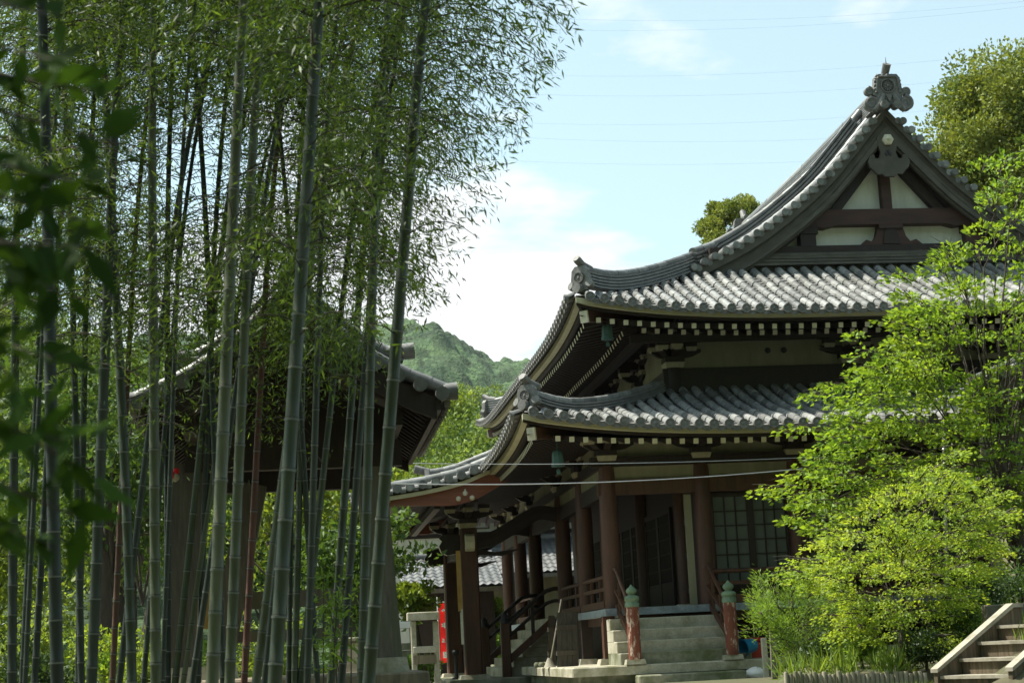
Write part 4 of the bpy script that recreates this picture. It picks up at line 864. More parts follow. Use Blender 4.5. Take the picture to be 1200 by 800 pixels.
for k in (1, -1):
    for y in np.arange(18.6, 23.5, .27): rf.bar((PX-k*(PW-.03), y, P3(0)-.08), (PX-k*.1, y, P3(1.5)-.12), .07, .08)
    rf.bar((PX-k*(PW-.0), 18.32, P3(0)-.09), (PX-k*(PW-.0), 23.62, P3(0)-.09), .06, .12)
tag(rf.build('rafter', ['wood_dark'], pv), kind='stuff')
mb = MB(); mb.box(PX-1.25, PX+1.25, 19.9, 20.05, 2.2, 2.5); mb.box(PX-1.25, PX+1.25, 22.5, 22.65, 2.2, 2.5); mb.box(PX-1.2, PX-1.06, 18.6, 23.4, 2.5, 2.68); mb.box(PX+1.06, PX+1.2, 18.6, 23.4, 2.5, 2.68); mb.build('roof_beams', ['wood_dark'], pv)
mb = MB(); mb.prism([(-1.2, 2.5), (1.2, 2.5), (1.2, 2.82), (.55, 3.15), (0, 3.65), (-.55, 3.15), (-1.2, 2.82)], (PX, 19.9, 0), (1,0,0), (0,0,1), (0,.08,0)); mb.build('gable_board', ['wood_dark'], pv); mb = MB(); mb.prism([(-1.2, 2.5), (1.2, 2.5), (1.2, 2.82), (.55, 3.15), (0, 3.65), (-.55, 3.15), (-1.2, 2.82)], (PX, 22.55, 0), (1,0,0), (0,0,1), (0,.08,0)); mb.build('gable_board', ['wood_dark'], pv)
for x, y, dx in ((.94, 20.0, -.12), (1.02, 22.6, -.12), (-1.42, 20.0, .14), (-1.1, 22.6, .5)):
    mb = MB(); a = np.array((x, y, -.02)); b = np.array((x+dx, y+(.08 if y < 21 else -.08), 2.3)); mb.bar(a, b, .33, .30, 0, up=(0,1,0)); p = mb.build('post', ['greywood' if x > .9 and y < 21 else 'old_plank'], pv)
    b_ = MB(); b_.box(x-.24, x+.24, y-.24, y+.24, -.18, 0, 0, .03); b_.build('base_stone', ['stone'], p)
mb = MB(); mb.cbox(-2.0, 1.38, 19.45, 23.2, GZ, -.17, 0, .02); mb.build('stone_base', ['dirtystone'], pv)
mb = MB(); mb.box(-1.2, 1.0, 22.62, 22.68, .70, .92); mb.build('rail_board', ['greywood'], pv)
mb = MB(); mb.box(-1.2, 1.0, 22.60, 22.66, .28, .42); mb.build('rail_board', ['greywood'], pv)
p = at(239, 706, 20.3); mb = MB(); mb.box(p[0]-.10, p[0]+.10, 20.28, 20.31, p[2]-.3, p[2]+.3); mb.build('tan_panel', ['yellow'], pv)
p = at(203, 552, 19.7); mb = MB()
for i in range(9): a = i*.9; mb.lathe((p[0]+.035*math.cos(a), 19.7+.035*math.sin(a), p[2]-.01*i), [(.01,-.04),(.032,-.02),(.036,.015),(.012,.035)], 8, 0 if i < 6 else 1)
mb.tube([(p[0], 19.7, p[2]), (p[0]+.02, 19.75, 2.5)], .008, 5, 1); tag(mb.build('cloth_bundle', ['cloth_red', 'tread']), 'small red and cream cloth bundle hung from the dark pavilion beam', 'cloth')
# ------------------------------------------------------------------ bamboo grove
BND = ([0,60,100,150,200,250,300,350,390,420,480,560,900], [694,676,655,630,606,590,566,545,505,470,448,430,430])
def keep(P, soft=34):
    x, y = proj(P); B = np.interp(y, BND[0], BND[1]); k = (B-x)/soft; r = RNG.random(len(x))
    low = np.interp(y, [300, 400, 470, 560, 640], [1, .62, .30, .07, .02])
    hole = np.maximum.reduce([np.exp(-(((x-cx_)/a_)**2+((y-cy_)/b_)**2))*k_ for cx_, cy_, a_, b_, k_ in ((232,205,60,95,.95),(330,190,24,70,.8),(150,215,22,60,.75),(300,330,26,30,.7),(108,110,16,50,.6),(395,300,20,50,.6))])
    return (r < np.clip(k, 0, 1)**.8) & (RNG.random(len(x)) < low) & (RNG.random(len(x)) > hole)
def culm(xb, xt, wpx, mname, label, nodes=125, zlo=1.6, reach=1.0, right=0, bow=0.0, Y=None, thin=None):
    Y = Y or min(16.5, .092*FPX/wpx); wpx *= .88; r = wpx*Y/FPX/2
    a = at(xb, 800, Y); b = at(xt, 0, Y+RNG.uniform(-.25, .25)); d = (b-a)/(b[2]-a[2]); zg = gz(a[0], Y)
    base = a+d*(zg-.05-a[2]); H = RNG.uniform(7.2, 8.6)
    bowv = np.array((bow, RNG.uniform(-.05, .05), 0))
    def path(z):
        t = z-a[2]; p = a+d*t; s = max(0, z-3.6); k = (z-zg)/4.5
        return p+np.array((d[0]*.5+.02*np.sign(d[0]+.01), d[1], 0))*s*s*.35+bowv*math.sin(min(1, max(0, k))*math.pi)
    o = thing('bamboo', label, 'bamboo', tuple(base), 'tall bamboo culms of the grove')
    mb = MB(); z = zg-.05; step = .20; Z = []
    while z < H: Z.append(z); z += step; step = min(.34, step*1.035)
    for i, (z0, z1) in enumerate(zip(Z[:-1], Z[1:])):
        f0, f1 = [max(.22, 1-.055*max(0, q-1.5)-.012*(q-zg)) for q in (z0, z1)]
        P0, P1 = path(z0), path(z1); n = 12 if r > .025 else 8
        mb.tube([P0, P0+(P1-P0)*.03, P0+(P1-P0)*.5, P0+(P1-P0)*.95, P1], [r*f0*1.09, r*f0, r*f0*.985, r*f1, r*f1*1.06], n, 0, cap=False)
        u = (P1-P0)/np.linalg.norm(P1-P0); mb.tube([P1-u*.012, P1-u*.002], [r*f1*1.10, r*f1*1.11], n, 1, cap=False); mb.tube([P1-u*.002, P1+u*.010], [r*f1*1.05, r*f1*1.04], n, 2, cap=False)
    mb.build('culm', [mname, 'node', 'node_dark'], o)
    C, D = [], []; tw = MB()
    zs = zlo+(H-zlo)*RNG.random(nodes+right)**.75
    for i, z in enumerate(zs):
        az = RNG.uniform(0, 2*math.pi) if i < nodes else RNG.uniform(-.9, .9); L = RNG.uniform(.45, 1.15)*reach if i < nodes else RNG.uniform(.7, 1.75)
        if i >= nodes: z = RNG.uniform(1.9, 5.6)
        p0 = path(z); h = np.array((math.cos(az), math.sin(az), 0)); pts = []; k = 6
        for q in range(k): t = q/(k-1); pts.append(p0+h*L*t+np.array((0,0,L*(.55*t-.75*t*t))))
        pts = np.array(pts)
        if not keep(pts[-1:], 20)[0]: continue
        tw.tube(pts, [.006,.005,.0045,.004,.003,.002], 3)
        for q in range(1, k):
            for c_ in range(2):
                e = pts[q]+(h*RNG.uniform(.02,.2)+RNG.normal(size=3)*.11+np.array((0,0,-.05)))*1.0; m_ = RNG.integers(8, 14)
                C.append(e+RNG.normal(size=(m_,3))*np.array((.055,.055,.04))); D.append(h*.5+np.array((0,0,-.55))+RNG.normal(size=(m_,3))*.5)
    if tw.v: tw.build('branches', ['twig'], o)
    C = np.concatenate(C); D = np.concatenate(D); k = keep(C); C, D = C[k], D[k]
    leaves('foliage', C, D, RNG.uniform(.045, .09, len(C)), .18, 'bleaf', o, fold=.1); return o
CULMS = [
 (432, 497, 17, 'bamboo', 'thick green bamboo culm standing rightmost in the grove, leaning right up past the sky', dict(right=120)),
 (424, 446, 13, 'bamboo', 'nearly straight pale bamboo culm just left of the rightmost leaning one', dict(right=30)),
 (322, 374, 19, 'bamboo', 'thickest bamboo culm in the middle of the grove, leaning right, pale and near', {}),
 (249, 284, 17, 'bamboo', 'thick bamboo culm left of a close parallel pair in the middle of the grove', {}),
 (269, 303, 14, 'bamboo', 'slightly thinner bamboo culm right of a close parallel pair in the middle of the grove', {}),
 (182, 177, 14, 'bamboo', 'pale upright bamboo culm standing clear before the pavilion left end', {}),
 (152, 122, 13, 'bamboo', 'bamboo culm leaning slightly left, just left of the pale upright one', dict(bow=.03)),
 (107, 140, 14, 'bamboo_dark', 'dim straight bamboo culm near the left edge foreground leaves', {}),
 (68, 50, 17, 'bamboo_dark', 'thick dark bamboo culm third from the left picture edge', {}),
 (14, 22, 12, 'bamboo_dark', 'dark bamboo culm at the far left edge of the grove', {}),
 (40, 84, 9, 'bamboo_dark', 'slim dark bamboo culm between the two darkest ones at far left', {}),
 (388, 446, 11, 'bamboo', 'slender bamboo culm behind the straight one, crossing it high up', dict(right=20)),
 (352, 440, 9, 'bamboo', 'thin bamboo culm leaning far right behind the thick middle one', {}),
 (345, 366, 9, 'bamboo', 'thin upright bamboo culm beside the thick middle one', {}),
 (300, 404, 12, 'bamboo', 'bamboo culm leaning strongly right, crossing behind the thick middle one', {}),
 (205, 290, 9, 'bamboo', 'slim bamboo culm leaning right across the pavilion post', {}),
 (232, 262, 8, 'bamboo_dark', 'slim dark bamboo culm rising before the pavilion left post', {}),
 (215, 330, 7, 'bamboo', 'thinnest bamboo culm slanting steeply right through the middle of the grove', {}),
 (286, 330, 9, 'bamboo_brown', 'dead reddish brown bamboo culm in the middle of the grove', dict(nodes=10)),
 (196, 196, 9, 'bamboo_dark', 'dark bamboo culm hiding just right of the pale upright one', {}),
 (132, 172, 8, 'bamboo_brown', 'thin brown bamboo culm behind the left leaning one', {}),
 (92, 108, 9, 'bamboo_dark', 'slim dark bamboo culm right of the thick dark one', {}),
 (338, 352, 7, 'bamboo_dark', 'very thin dark bamboo culm behind the thick middle one', {}),
 (372, 322, 8, 'bamboo_dark', 'thin bamboo culm leaning left against the lean of its neighbours', {}),
 (168, 236, 7, 'bamboo_dark', 'thin dark bamboo culm slanting right behind the pale upright one', {}),
 (26, 66, 8, 'bamboo_dark', 'slim bamboo culm leaning right next to the far left one', {}),
]
for xb, xt, wp, mn, lb, kw in CULMS: culm(xb, xt, wp, mn, lb, **kw)
for i in range(9):
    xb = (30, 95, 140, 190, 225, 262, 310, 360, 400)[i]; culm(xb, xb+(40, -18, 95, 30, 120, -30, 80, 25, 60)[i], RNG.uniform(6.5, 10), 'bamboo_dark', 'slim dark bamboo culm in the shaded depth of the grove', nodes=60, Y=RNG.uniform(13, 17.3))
# unseen leaf cloud added left of and above the frame to shade the grove
C = np.stack((RNG.uniform(-11, -1.8, 60000), RNG.uniform(5, 18, 60000), RNG.uniform(3.3, 8.8, 60000)), 1)
x_, y_ = proj(C); k_ = (x_ < -30) | ((y_ < -25) & (x_ < 420)); C = C[k_]; lump = np.sin(C[:,0]*2.1+C[:,2])*np.sin(C[:,1]*1.7-C[:,2]*.8) > -.45; C = C[lump]
tag(leaves('added_bamboo_foliage', C, RNG.normal(size=C.shape)*.6+np.array((.1,0,-.5)), RNG.uniform(.10,.18,len(C)), .17, 'bleaf', None, .1), 'unseen bamboo foliage added left of and above the grove to shade it', 'bamboo grove', kind='stuff')
# young bamboo shoots low in the grove
o = thing('bamboo_shoot', 'thin leafy young bamboo shoots before the stone trough', 'bamboo', tuple(at(388, 800, 15.0)))
C, D = [], []; tw = MB()
for i in range(5):
    a = at(378+i*8, 800, 15+RNG.uniform(-.4,.4)); b = a+np.array((RNG.uniform(-.12,.12), 0, RNG.uniform(.7, 1.25))); tw.tube([a-np.array((0,0,.4)), (a+b)/2, b], [.006,.005,.002], 4)
    for q in range(12): t = RNG.uniform(.2, 1); m_ = 6; C.append(a+(b-a)*t+RNG.normal(size=(m_,3))*.07); D.append(np.array((0,0,-.3))+RNG.normal(size=(m_,3))*.6)
tw.build('culm', ['twig'], o); C = np.concatenate(C); leaves('foliage', C, np.concatenate(D), RNG.uniform(.06,.10,len(C)), .3, 'shrub', o)
# tree of the near branch; its unseen crown is added to block skylight
o = thing('unseen_shade_tree', 'unseen leafy tree of the near branch, its crown added to shade the grove', 'tree', (-3.2, .4, gz(0, 0)))
tm = MB(); tm.tube([(-3.2, .4, -1.7), (-3.1, .5, .5), (-2.7, .8, 2.6), (-2.4, 1.0, 5.5)], [.26, .22, .18, .1], 10); tm.build('trunk', ['bark'], o)
C = np.stack((RNG.uniform(-9, 3.5, 42000), RNG.uniform(-7, 7.5, 42000), RNG.uniform(2.6, 8.5, 42000)), 1); d_ = (C-np.array((-2.6, .3, 5.6)))/np.array((6.2, 7.2, 3.1)); C = C[(d_**2).sum(1) < 1]
x_, y_ = proj(C); fr_ = C@CF; C = C[(fr_ < .2) | (y_ < -40) | (x_ < -60)]; C = C[np.sin(C[:,0]*1.9+C[:,2])*np.sin(C[:,1]*1.6-C[:,2]) > -.5]
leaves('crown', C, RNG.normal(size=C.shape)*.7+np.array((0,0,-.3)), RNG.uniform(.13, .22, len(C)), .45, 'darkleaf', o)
# ------------------------------------------------------------------ leafy branch close to the lens
o = thing('leafy_branch', 'blurred dark green leafy branch reaching in from the left edge, close to the lens', 'branch', tuple(at(-160, 700, 2.6)))
tw = MB(); C, D = [], []
for (x0, y0, x1, y1, n) in ((-160,20,70,20,20),(-160,100,120,110,26),(-150,210,120,220,26),(-160,300,90,350,26),(-150,450,110,560,30),(-150,600,60,640,24),(-160,60,60,70,16),(-160,130,140,170,26),(-150,240,100,260,26),(-160,330,110,290,24),(-150,400,90,430,24),(-150,520,95,520,26),(-140,560,100,610,20),(-140,300,40,480,20),(-150,180,60,360,24)):
    a = at(x0, y0, 2.5+RNG.uniform(-.3,.3)); b = at(x1, y1, 2.6+RNG.uniform(-.35,.35)); mid = (a+b)/2+np.array((0,0,.03)); tw.tube([a, mid, b], [.005,.004,.0015], 5)
    for i in range(n):
        t = (i+RNG.random())/n; p = a+(b-a)*t+np.array((0,0,.03))*4*t*(1-t)
        d = (b-a)/np.linalg.norm(b-a)*.5+RNG.normal(size=3)*.55+np.array((0,0,-.1)); C.append(p); D.append(d)
tw.build('stem', ['twig'], o); C = np.array(C)
leaves('foliage', C, np.array(D), RNG.uniform(.06,.10,len(C)), .38, 'fern', o, fold=.12)
# ------------------------------------------------------------------ garden trees on the right
def dA(x, y): return (.35 if x > 1115 and 385 < y < 455 else 1)*np.interp(y, [160, 260, 330, 400, 620], [.33, .33, .36, .9, .9])
pa = at(1204, 700, 24)
spray_tree('maple_tree', 'tall fresh green maple with layered sprays before the right part of the temple', 'tree', (pa[0], 24, -.5), tuple(at(1168, 520, 24)),
  [(912,578),(948,548),(952,510),(980,485),(972,450),(1000,458),(1020,420),(1012,385),(1045,395),(1060,320),(1085,345),(1105,292),(1140,300),(1160,175),(1205,160),(1260,150),(1260,600),(1180,620),(1100,560),(1020,600),(960,620),(915,600)],
  360, (22.7, 25.2), 58, .088, 'maple', .08, .5, .29, flat=.12, droop=-.3, dens=dA, extra=[(905,572,23.8),(940,500,23.8),(960,462,23.8),(1005,392,24),(1150,195,24),(1175,190,24),(1170,240,23.6),(1195,250,24),(1115,295,24),(1150,300,24),(1185,300,23.6),(1060,345,24),(1075,365,24.2),(1050,375,24.2)])
pb = at(1052, 770, 19.6)
spray_tree('maple_tree', 'low round maple with yellow green young leaves beside the stone garden stairs', 'tree', (pb[0], 19.6, -.43), tuple(at(1058, 690, 19.7)),
  [(925,668),(965,625),(1000,592),(1050,570),(1095,535),(1130,530),(1145,560),(1195,600),(1188,640),(1150,675),(1140,715),(1110,752),(1060,735),(1010,760),(960,730),(985,690),(940,690)],
  255, (18.6, 20.9), 85, .05, 'maple_y', .045, .5, .19, droop=-.35, flat=.13)
pc = at(935, 795, 22.6)
spray_tree('conifer_shrub', 'feathery bright green shrub with long upswept shoots right of the red post', 'shrub', (pc[0], 22.6, -.40), tuple(at(930, 750, 22.6)),
  [(880,700),(893,682),(908,712),(930,690),(960,672),(985,690),(990,760),(960,785),(925,770),(905,745),(888,722)], 90, (22.0, 23.3), 150, .06, 'shrub', .03, .16, .15, droop=.5, lift=.9, flat=.5, limb_every=2,
  extra=[(884,702,22.5),(888,724,22.6),(884,738,22.4),(905,690,22.6)])
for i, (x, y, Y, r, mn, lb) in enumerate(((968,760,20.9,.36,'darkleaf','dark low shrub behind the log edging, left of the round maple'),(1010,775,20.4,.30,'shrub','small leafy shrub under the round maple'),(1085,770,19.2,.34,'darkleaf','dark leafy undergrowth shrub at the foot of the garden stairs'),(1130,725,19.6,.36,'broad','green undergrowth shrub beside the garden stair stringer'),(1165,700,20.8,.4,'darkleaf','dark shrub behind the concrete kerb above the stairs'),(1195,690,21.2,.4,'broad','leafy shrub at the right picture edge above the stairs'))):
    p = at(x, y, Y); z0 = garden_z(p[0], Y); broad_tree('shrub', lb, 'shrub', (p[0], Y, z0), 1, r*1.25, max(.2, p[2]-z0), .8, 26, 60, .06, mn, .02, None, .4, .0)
def tuft(C, D, p, n, h): C.append(np.array(p)+RNG.normal(size=(n,3))*np.array((.05,.05,0))); D.append(np.array((0,0,1.))+RNG.normal(size=(n,3))*.42); return h*RNG.uniform(.5,1.3,n)
C, D, Ls = [], [], []
for i in range(150):
    x = RNG.uniform(6.4, 13); y = RNG.uniform(16.6, 24.4)
    if 9.2 < x < 11.2 and y < 18.6: continue
    Ls.append(tuft(C, D, (x, y, garden_z(x, y)-.01), 26, .26))
for i in range(50): x = RNG.uniform(5.0, 6.9); Ls.append(tuft(C, D, (x, RNG.uniform(17.9, 18.6), GZ-.06), 26, .13))
for i in range(14): p = at(RNG.uniform(925, 1080), 788, 19.1); Ls.append(tuft(C, D, (p[0], 19.1+RNG.uniform(0,.4), -.46), 22, .34))
tag(leaves('grass', np.concatenate(C), np.concatenate(D), np.concatenate(Ls), .06, 'grass'), 'long green grass growing in the garden bed', 'grass', kind='stuff')
# log edging
for i in range(30):
    p = at(921+i*5.6, 787.5+RNG.uniform(-2,2), 18.75-.008*i); r = .026; mb = MB(); mb.lathe((p[0], p[1], 0), [(r, GZ-.2), (r, p[2]-.01), (r*.8, p[2])], 9)
    tag(mb.build('log_edging', ['log']), 'short pale log stake in the low edging along the garden bed', 'stake', 'log stakes of the garden edging')
# garden stairs
S0 = at(1094, 788, 17.0); ga = math.radians(66); gd = np.array((math.sin(ga), math.cos(ga), 0)); gp = np.array((math.cos(ga), -math.sin(ga), 0))
gs = thing('garden_stairs', 'weathered garden stairs with pale sloping side boards at the lower right corner', 'stairs', (S0[0], 17.0, -1.0))
def obox(mb, o, a, b, ca, cb, z0, z1, m=0): q = [o+gd*a[0]+gp*a[1] for a in ((ca[0],cb[0]),(ca[1],cb[0]),(ca[1],cb[1]),(ca[0],cb[1]))]; mb.add([(*p[:2], z0) for p in q]+[(*p[:2], z1) for p in q], [(3,2,1,0),(4,5,6,7),(0,1,5,4),(1,2,6,5),(2,3,7,6),(3,0,4,7)], m)
zt0 = S0[2]; WST = 1.0
for i in range(4):
    z = zt0-.03+i*.158; a0 = .03+i*.285
    mb = MB(); obox(mb, S0, None, None, (a0+.03, a0+.30), (.06, WST-.02), z-.6, z-.035); sp_ = mb.build('step', ['riser'], gs); m2 = MB(); obox(m2, S0, None, None, (a0, a0+.31), (.055, WST-.015), z-.033, z); m2.build('tread', ['tread'], sp_)
for c0, c1 in ((0, .05), (WST, WST+.05)):
    mb = MB(); pr_ = [(0, -.7), (0, 0), (1.16, .62), (1.3, .62), (1.3, -.7)]; mb.prism(pr_, S0+gp*c0, gd, (0,0,1), gp*(c1-c0), 0); sp_ = mb.build('stringer', ['riser'], gs)
    m2 = MB(); m2.prism([(-.015, .003), (-.015, .04), (1.15, .665), (1.3, .665), (1.3, .623), (1.16, .623)], S0+gp*(c0-.025), gd, (0,0,1), gp*.10, 0); m2.build('cap_board', ['tread'], sp_)
k0 = at(1152, 716, 18.8); mb = MB(); mb.cbox(k0[0], k0[0]+4.5, 18.7, 18.85, -.5, k0[2]+.07); tag(mb.build('concrete_kerb', ['greywood']), 'low grey concrete kerb behind the top of the garden stairs', 'kerb')
# ------------------------------------------------------------------ small things round the steps
p = at(876, 757, 27.3); a = np.array((-.75, -.5, -.12)); a /= np.linalg.norm(a); c = np.array(p)-np.array((0,0,0))
mb = MB(); mb.tube([c-a*.14, c+a*.12, c+a*.135, c+a*.15], [.105, .135, .15, .15], 20, 0, cap=False); mb.tube([c-a*.142, c-a*.139], [.105, .105], 20, 0); mb.tube([c+a*.15, c-a*.12], [.138, .10], 20, 0, cap=False)
bk = tag(mb.build('bucket', ['blue']), 'bright blue plastic bucket tipped on its side by the right red post', 'bucket')
mb = MB(); mb.cbox(c[0]+.08, c[0]+.34, 27.45, 27.75, -.29, -.02, 0, .02); mb.cbox(c[0]+.06, c[0]+.36, 27.43, 27.77, -.02, .03, 0, .01); tag(mb.build('storage_box', ['redplastic']), 'red plastic box behind the blue bucket', 'box')
mb = MB(); mb.cbox(c[0]-.17, c[0]+.04, 27.2, 27.42, -.299, -.20, 0, .02); tag(mb.build('stone_block', ['stone_moss']), 'small grey stone block under the blue bucket', 'stone')
q = at(862, 745, 27.6); mb = MB(); mb.prism([(-.09,-.27),(.09,-.27),(.12,-.1),(.05,.02),(.06,.1),(-.07,.12),(-.1,.0)], (q[0], 27.6, q[2]), (1,0,0), (0,0,1), (0,.14,0)); tag(mb.build('carved_block', ['tread']), 'pale brown carved block leaning behind the right red post', 'block')
q = at(886, 787, 26.9); mb = MB(); mb.lathe((q[0], 26.95, 0), [(.10,-.62),(.18,-.55),(.165,-.50),(.10,-.45),(.04,-.435)], 9); 
for i in range(len(mb.v)): v = mb.v[i]; mb.v[i] = (q[0]+(v[0]-q[0])*1.05+.02*math.sin(9*v[2]+i), v[1], v[2]+.012*math.sin(i*1.7))
tag(mb.build('rock', ['white']), 'small whitish rock on the ground right of the lowest step', 'rock')
q0, q1 = at(903, 690, 24.3), at(908, 795, 24.3); mb = MB(); mb.bar(q1-np.array((0,0,.1)), q0, .09, .06, 0, up=(0,1,0)); tag(mb.build('grey_post', ['greywood']), 'plain grey timber post in the feathery shrub', 'post')
q = at(895, 757, 26.4); mb = MB(); mb.cbox(q[0]-.03, q[0]+.06, 26.4, 26.46, -.6, .02); tag(mb.build('white_stake', ['stone']), 'short pale stake between the red box and the feathery shrub', 'stake')
def lean(name, x0, x1, yb, yt, Y, lb, mname, slats=4):
    b0, b1 = at(x0+4, yb, Y), at(x1-2, yb, Y+.15); z0 = -.298; H = 1.0*(yb-yt)/FPX*Y; o = thing(name, lb, 'boards', ((b0[0]+b1[0])/2, Y, z0))
    w_ = (b1-b0); n = slats
    for i in range(n):
        s0 = b0+w_*(i/n)+w_*.01; s1 = b0+w_*((i+1)/n)-w_*.01; mb = MB(); up = np.array((.10, .34, 0))*H
        vs = [(*s0[:2], z0), (*s1[:2], z0), (s1[0]+up[0], s1[1]+up[1], z0+H), (s0[0]+up[0], s0[1]+up[1], z0+H)]; nn = np.array((-.03, -.045, .0)); vs += [tuple(np.array(v)+nn) for v in vs]
        mb.add(vs, [(3,2,1,0),(4,5,6,7),(0,1,5,4),(1,2,6,5),(2,3,7,6),(3,0,4,7)]); mb.build('board', [mname], o)
    for f in (.25, .72):
        mb = MB(); up = np.array((.10, .34, 0))*H*f+np.array((-.04,-.06,0)); mb.bar((b0[0]+up[0], b0[1]+up[1], z0+H*f), (b1[0]+up[0], b1[1]+up[1], z0+H*f), .03, .08); mb.build('cross_batten', [mname], o)
    return o
lean('plank_panel', 640, 652, 777, 718, 30.4, 'narrow dark plank panel leaning on the gallery, left of the wide one', 'old_plank', 2)
lean('plank_panel', 650, 680, 777, 714, 29.2, 'wide dark plank panel leaning against the gallery edge under the corner column', 'old_plank', 4)
a, b = at(644, 776, 29.6), at(658, 702, 30.2); mb = MB(); mb.tube([(a[0], 29.6, -.29), b], .018, 8); mb.lathe((a[0], 29.6, -.30), [(.11,0),(.08,.05),(.03,.16)], 10, 1); tag(mb.build('broom', ['greywood', 'tread']), 'long broom with a pale handle leaning on the gallery beside the plank panels', 'broom')
q = at(636, 776, 30.3); mb = MB()
for i in range(6): mb.lathe((q[0]+.1*math.cos(i*1.1), 30.3+.1*math.sin(i*1.1), -.30), [(.05,0),(.07,.05),(.04,.09)], 7)
tag(mb.build('stone_heap', ['stone_moss']), 'small heap of stones at the foot of the broom', 'stones')
q = at(535, 790, 34.2); mb = MB(); mb.lathe((q[0], 34.2, 0), [(.09,-.488),(.09,-.46),(.035,-.44),(.035,-.02),(.07,.0),(.075,.07),(.02,.08)], 14); tag(mb.build('iron_stand', ['iron']), 'black iron stand with a round cap beside the porch column', 'stand')
# rain chain
ch = thing('rain_chain', 'grey rain chain of small cups hanging before the maple', 'chain', tuple(at(1107, 640, 26.6)))
t0, t1 = at(1106, 470, 26.6), at(1109, 700, 26.6); mb = MB()
for i in range(56):
    p = t0+(t1-t0)*i/55; mb.lathe((p[0]+.012*(i % 2), p[1], p[2]), [(.022,-.03),(.045,.02),(.045,.03),(.02,.03)], 7)
mb.build('chain_links', ['steel'], ch)
# wires
for k, (x0, y0, x1, y1, Y0, Y1, sag, r, lb) in enumerate(((452, 566, 940, 549, 25.5, 26.5, .10, .0085, 'pale wire sagging across the temple columns, the lower of the two'), (455, 542, 960, 535, 26.4, 26.8, .06, .0055, 'thin wire stretched just under the lower temple eave'))):
    a, b = at(x0, y0, Y0), at(x1, y1, Y1); mb = MB(); mb.tube([a+(b-a)*t+np.array((0,0,-sag*4*t*(1-t))) for t in np.linspace(0, 1, 24)], r, 6); tag(mb.build('wire', ['steel']), lb, 'wire')
for i, (ya, yb) in enumerate(((78,60),(100,86),(134,118),(150,146),(178,170),(24,8),(10,2))):
    a, b = at(560, ya+8, 170), at(1200, yb, 150); mb = MB(); mb.tube([a+(b-a)*t+np.array((0,0,-1.2*4*t*(1-t))) for t in np.linspace(0, 1, 20)], .007, 5); tag(mb.build('power_cable', ['cable']), 'faint thin power cable crossing the sky above the temple roof', 'cable', 'power cables across the sky')
# ------------------------------------------------------------------ court behind the porch
def banner(x, y0, y1, w_, Y, lb, glyph=True):
    a, b = at(x, y0, Y), at(x, y1, Y); o = thing('banner', lb, 'banner', (a[0], Y, GZ)); hw = w_/FPX*Y/2
    mb = MB(); n = 10; vs = []
    for i in range(n+1):
        z = a[2]+(b[2]-a[2])*i/n
        for k in (-1, 0, 1): vs.append((a[0]+hw*k, Y+.05*math.sin(i*.8)*(k+1)*.5, z))
    mb.add(vs, [(i*3+k, i*3+k+1, i*3+k+4, i*3+k+3) for i in range(n) for k in range(2)]); cl = mb.build('cloth', ['cloth_red'], o)
    p = MB(); p.tube([(a[0]-hw-.03, Y, GZ), (a[0]-hw-.03, Y, a[2]+.15)], .018, 7); p.tube([(a[0]-hw-.06, Y, a[2]+.02), (a[0]+hw, Y, a[2]+.02)], .012, 6); p.build('pole', ['white'], o)
    if glyph:
        H = a[2]-b[2]; g = MB(); strokes = [[(-.3,.0),(0,.25),(.35,.1),(.35,-.35)], [(-.4,.3),(-.2,.2)], [(-.4,0),(-.2,-.1)], [(-.1,.3),(.4,.3)], [(.1,.45),(.1,-.4)], [(-.15,-.05),(.45,-.05)]]
        chars = [strokes[:1], strokes[1:], [[(-.4,.1),(.4,.15)],[(0,.45),(0,-.45)],[(-.4,-.4),(0,.1)],[(.4,-.4),(0,.1)]], [[(-.35,.2),(.35,.2)],[(-.35,-.15),(.35,-.15)],[(-.2,.4),(-.2,-.4)],[(.2,.4),(.2,-.4)],[(-.4,-.4),(.4,-.4)]]]
        for i, chs in enumerate(chars):
            cz = a[2]-H*(.14+.24*i); s_ = hw*1.3
            for st_ in chs: g.tube([(a[0]+px*s_, Y-.012+.02*math.sin(i), cz+pz*s_) for px, pz in st_], .03, 6)
        g.build('white_lettering', ['white'], cl)
banner(519.5, 706, 776, 11, 42, 'red banner with white brush characters right beside the dark porch column')
banner(404, 702, 720, 7, 36, 'small red banner high between the two right bamboo culms', False)
banner(397, 732, 752, 7, 33, 'small red banner low behind the slender bamboo culm', False)
a = at(520, 720, 29.0); fr = thing('stone_fence', 'short pale stone fence with a thick top bar left of the porch', 'stone fence', (1.9, 29, GZ))
def pxbox(x0, x1, y0, y1, Y, d, mname, nm, par): p, q = at(x0, y1, Y), at(x1, y0, Y); m_ = MB(); m_.cbox(p[0], q[0], Y-d/2, Y+d/2, min(p[2], q[2]), max(p[2], q[2]), 0, .012); return m_.build(nm, [mname], par)
pxbox(477, 514, 716, 727, 29, .3, 'stone', 'top_bar', fr); pxbox(484, 511, 756, 765, 29, .22, 'stone', 'cross_bar', fr)
for x in (481, 507): p, q = at(x, 728, 29), at(x+6, 728, 29); m_ = MB(); m_.cbox(p[0], q[0], 28.92, 29.08, GZ, p[2]+.01); m_.build('upright', ['stone'], fr)
pxbox(484, 511, 766, 778, 29, .18, 'dirtystone', 'lower_panel', fr)
tb = thing('stone_basin', 'grey stone water basin with a white rim beside the pavilion post', 'basin', (1.6, 30.5, GZ)); q = at(462, 732, 30.5)
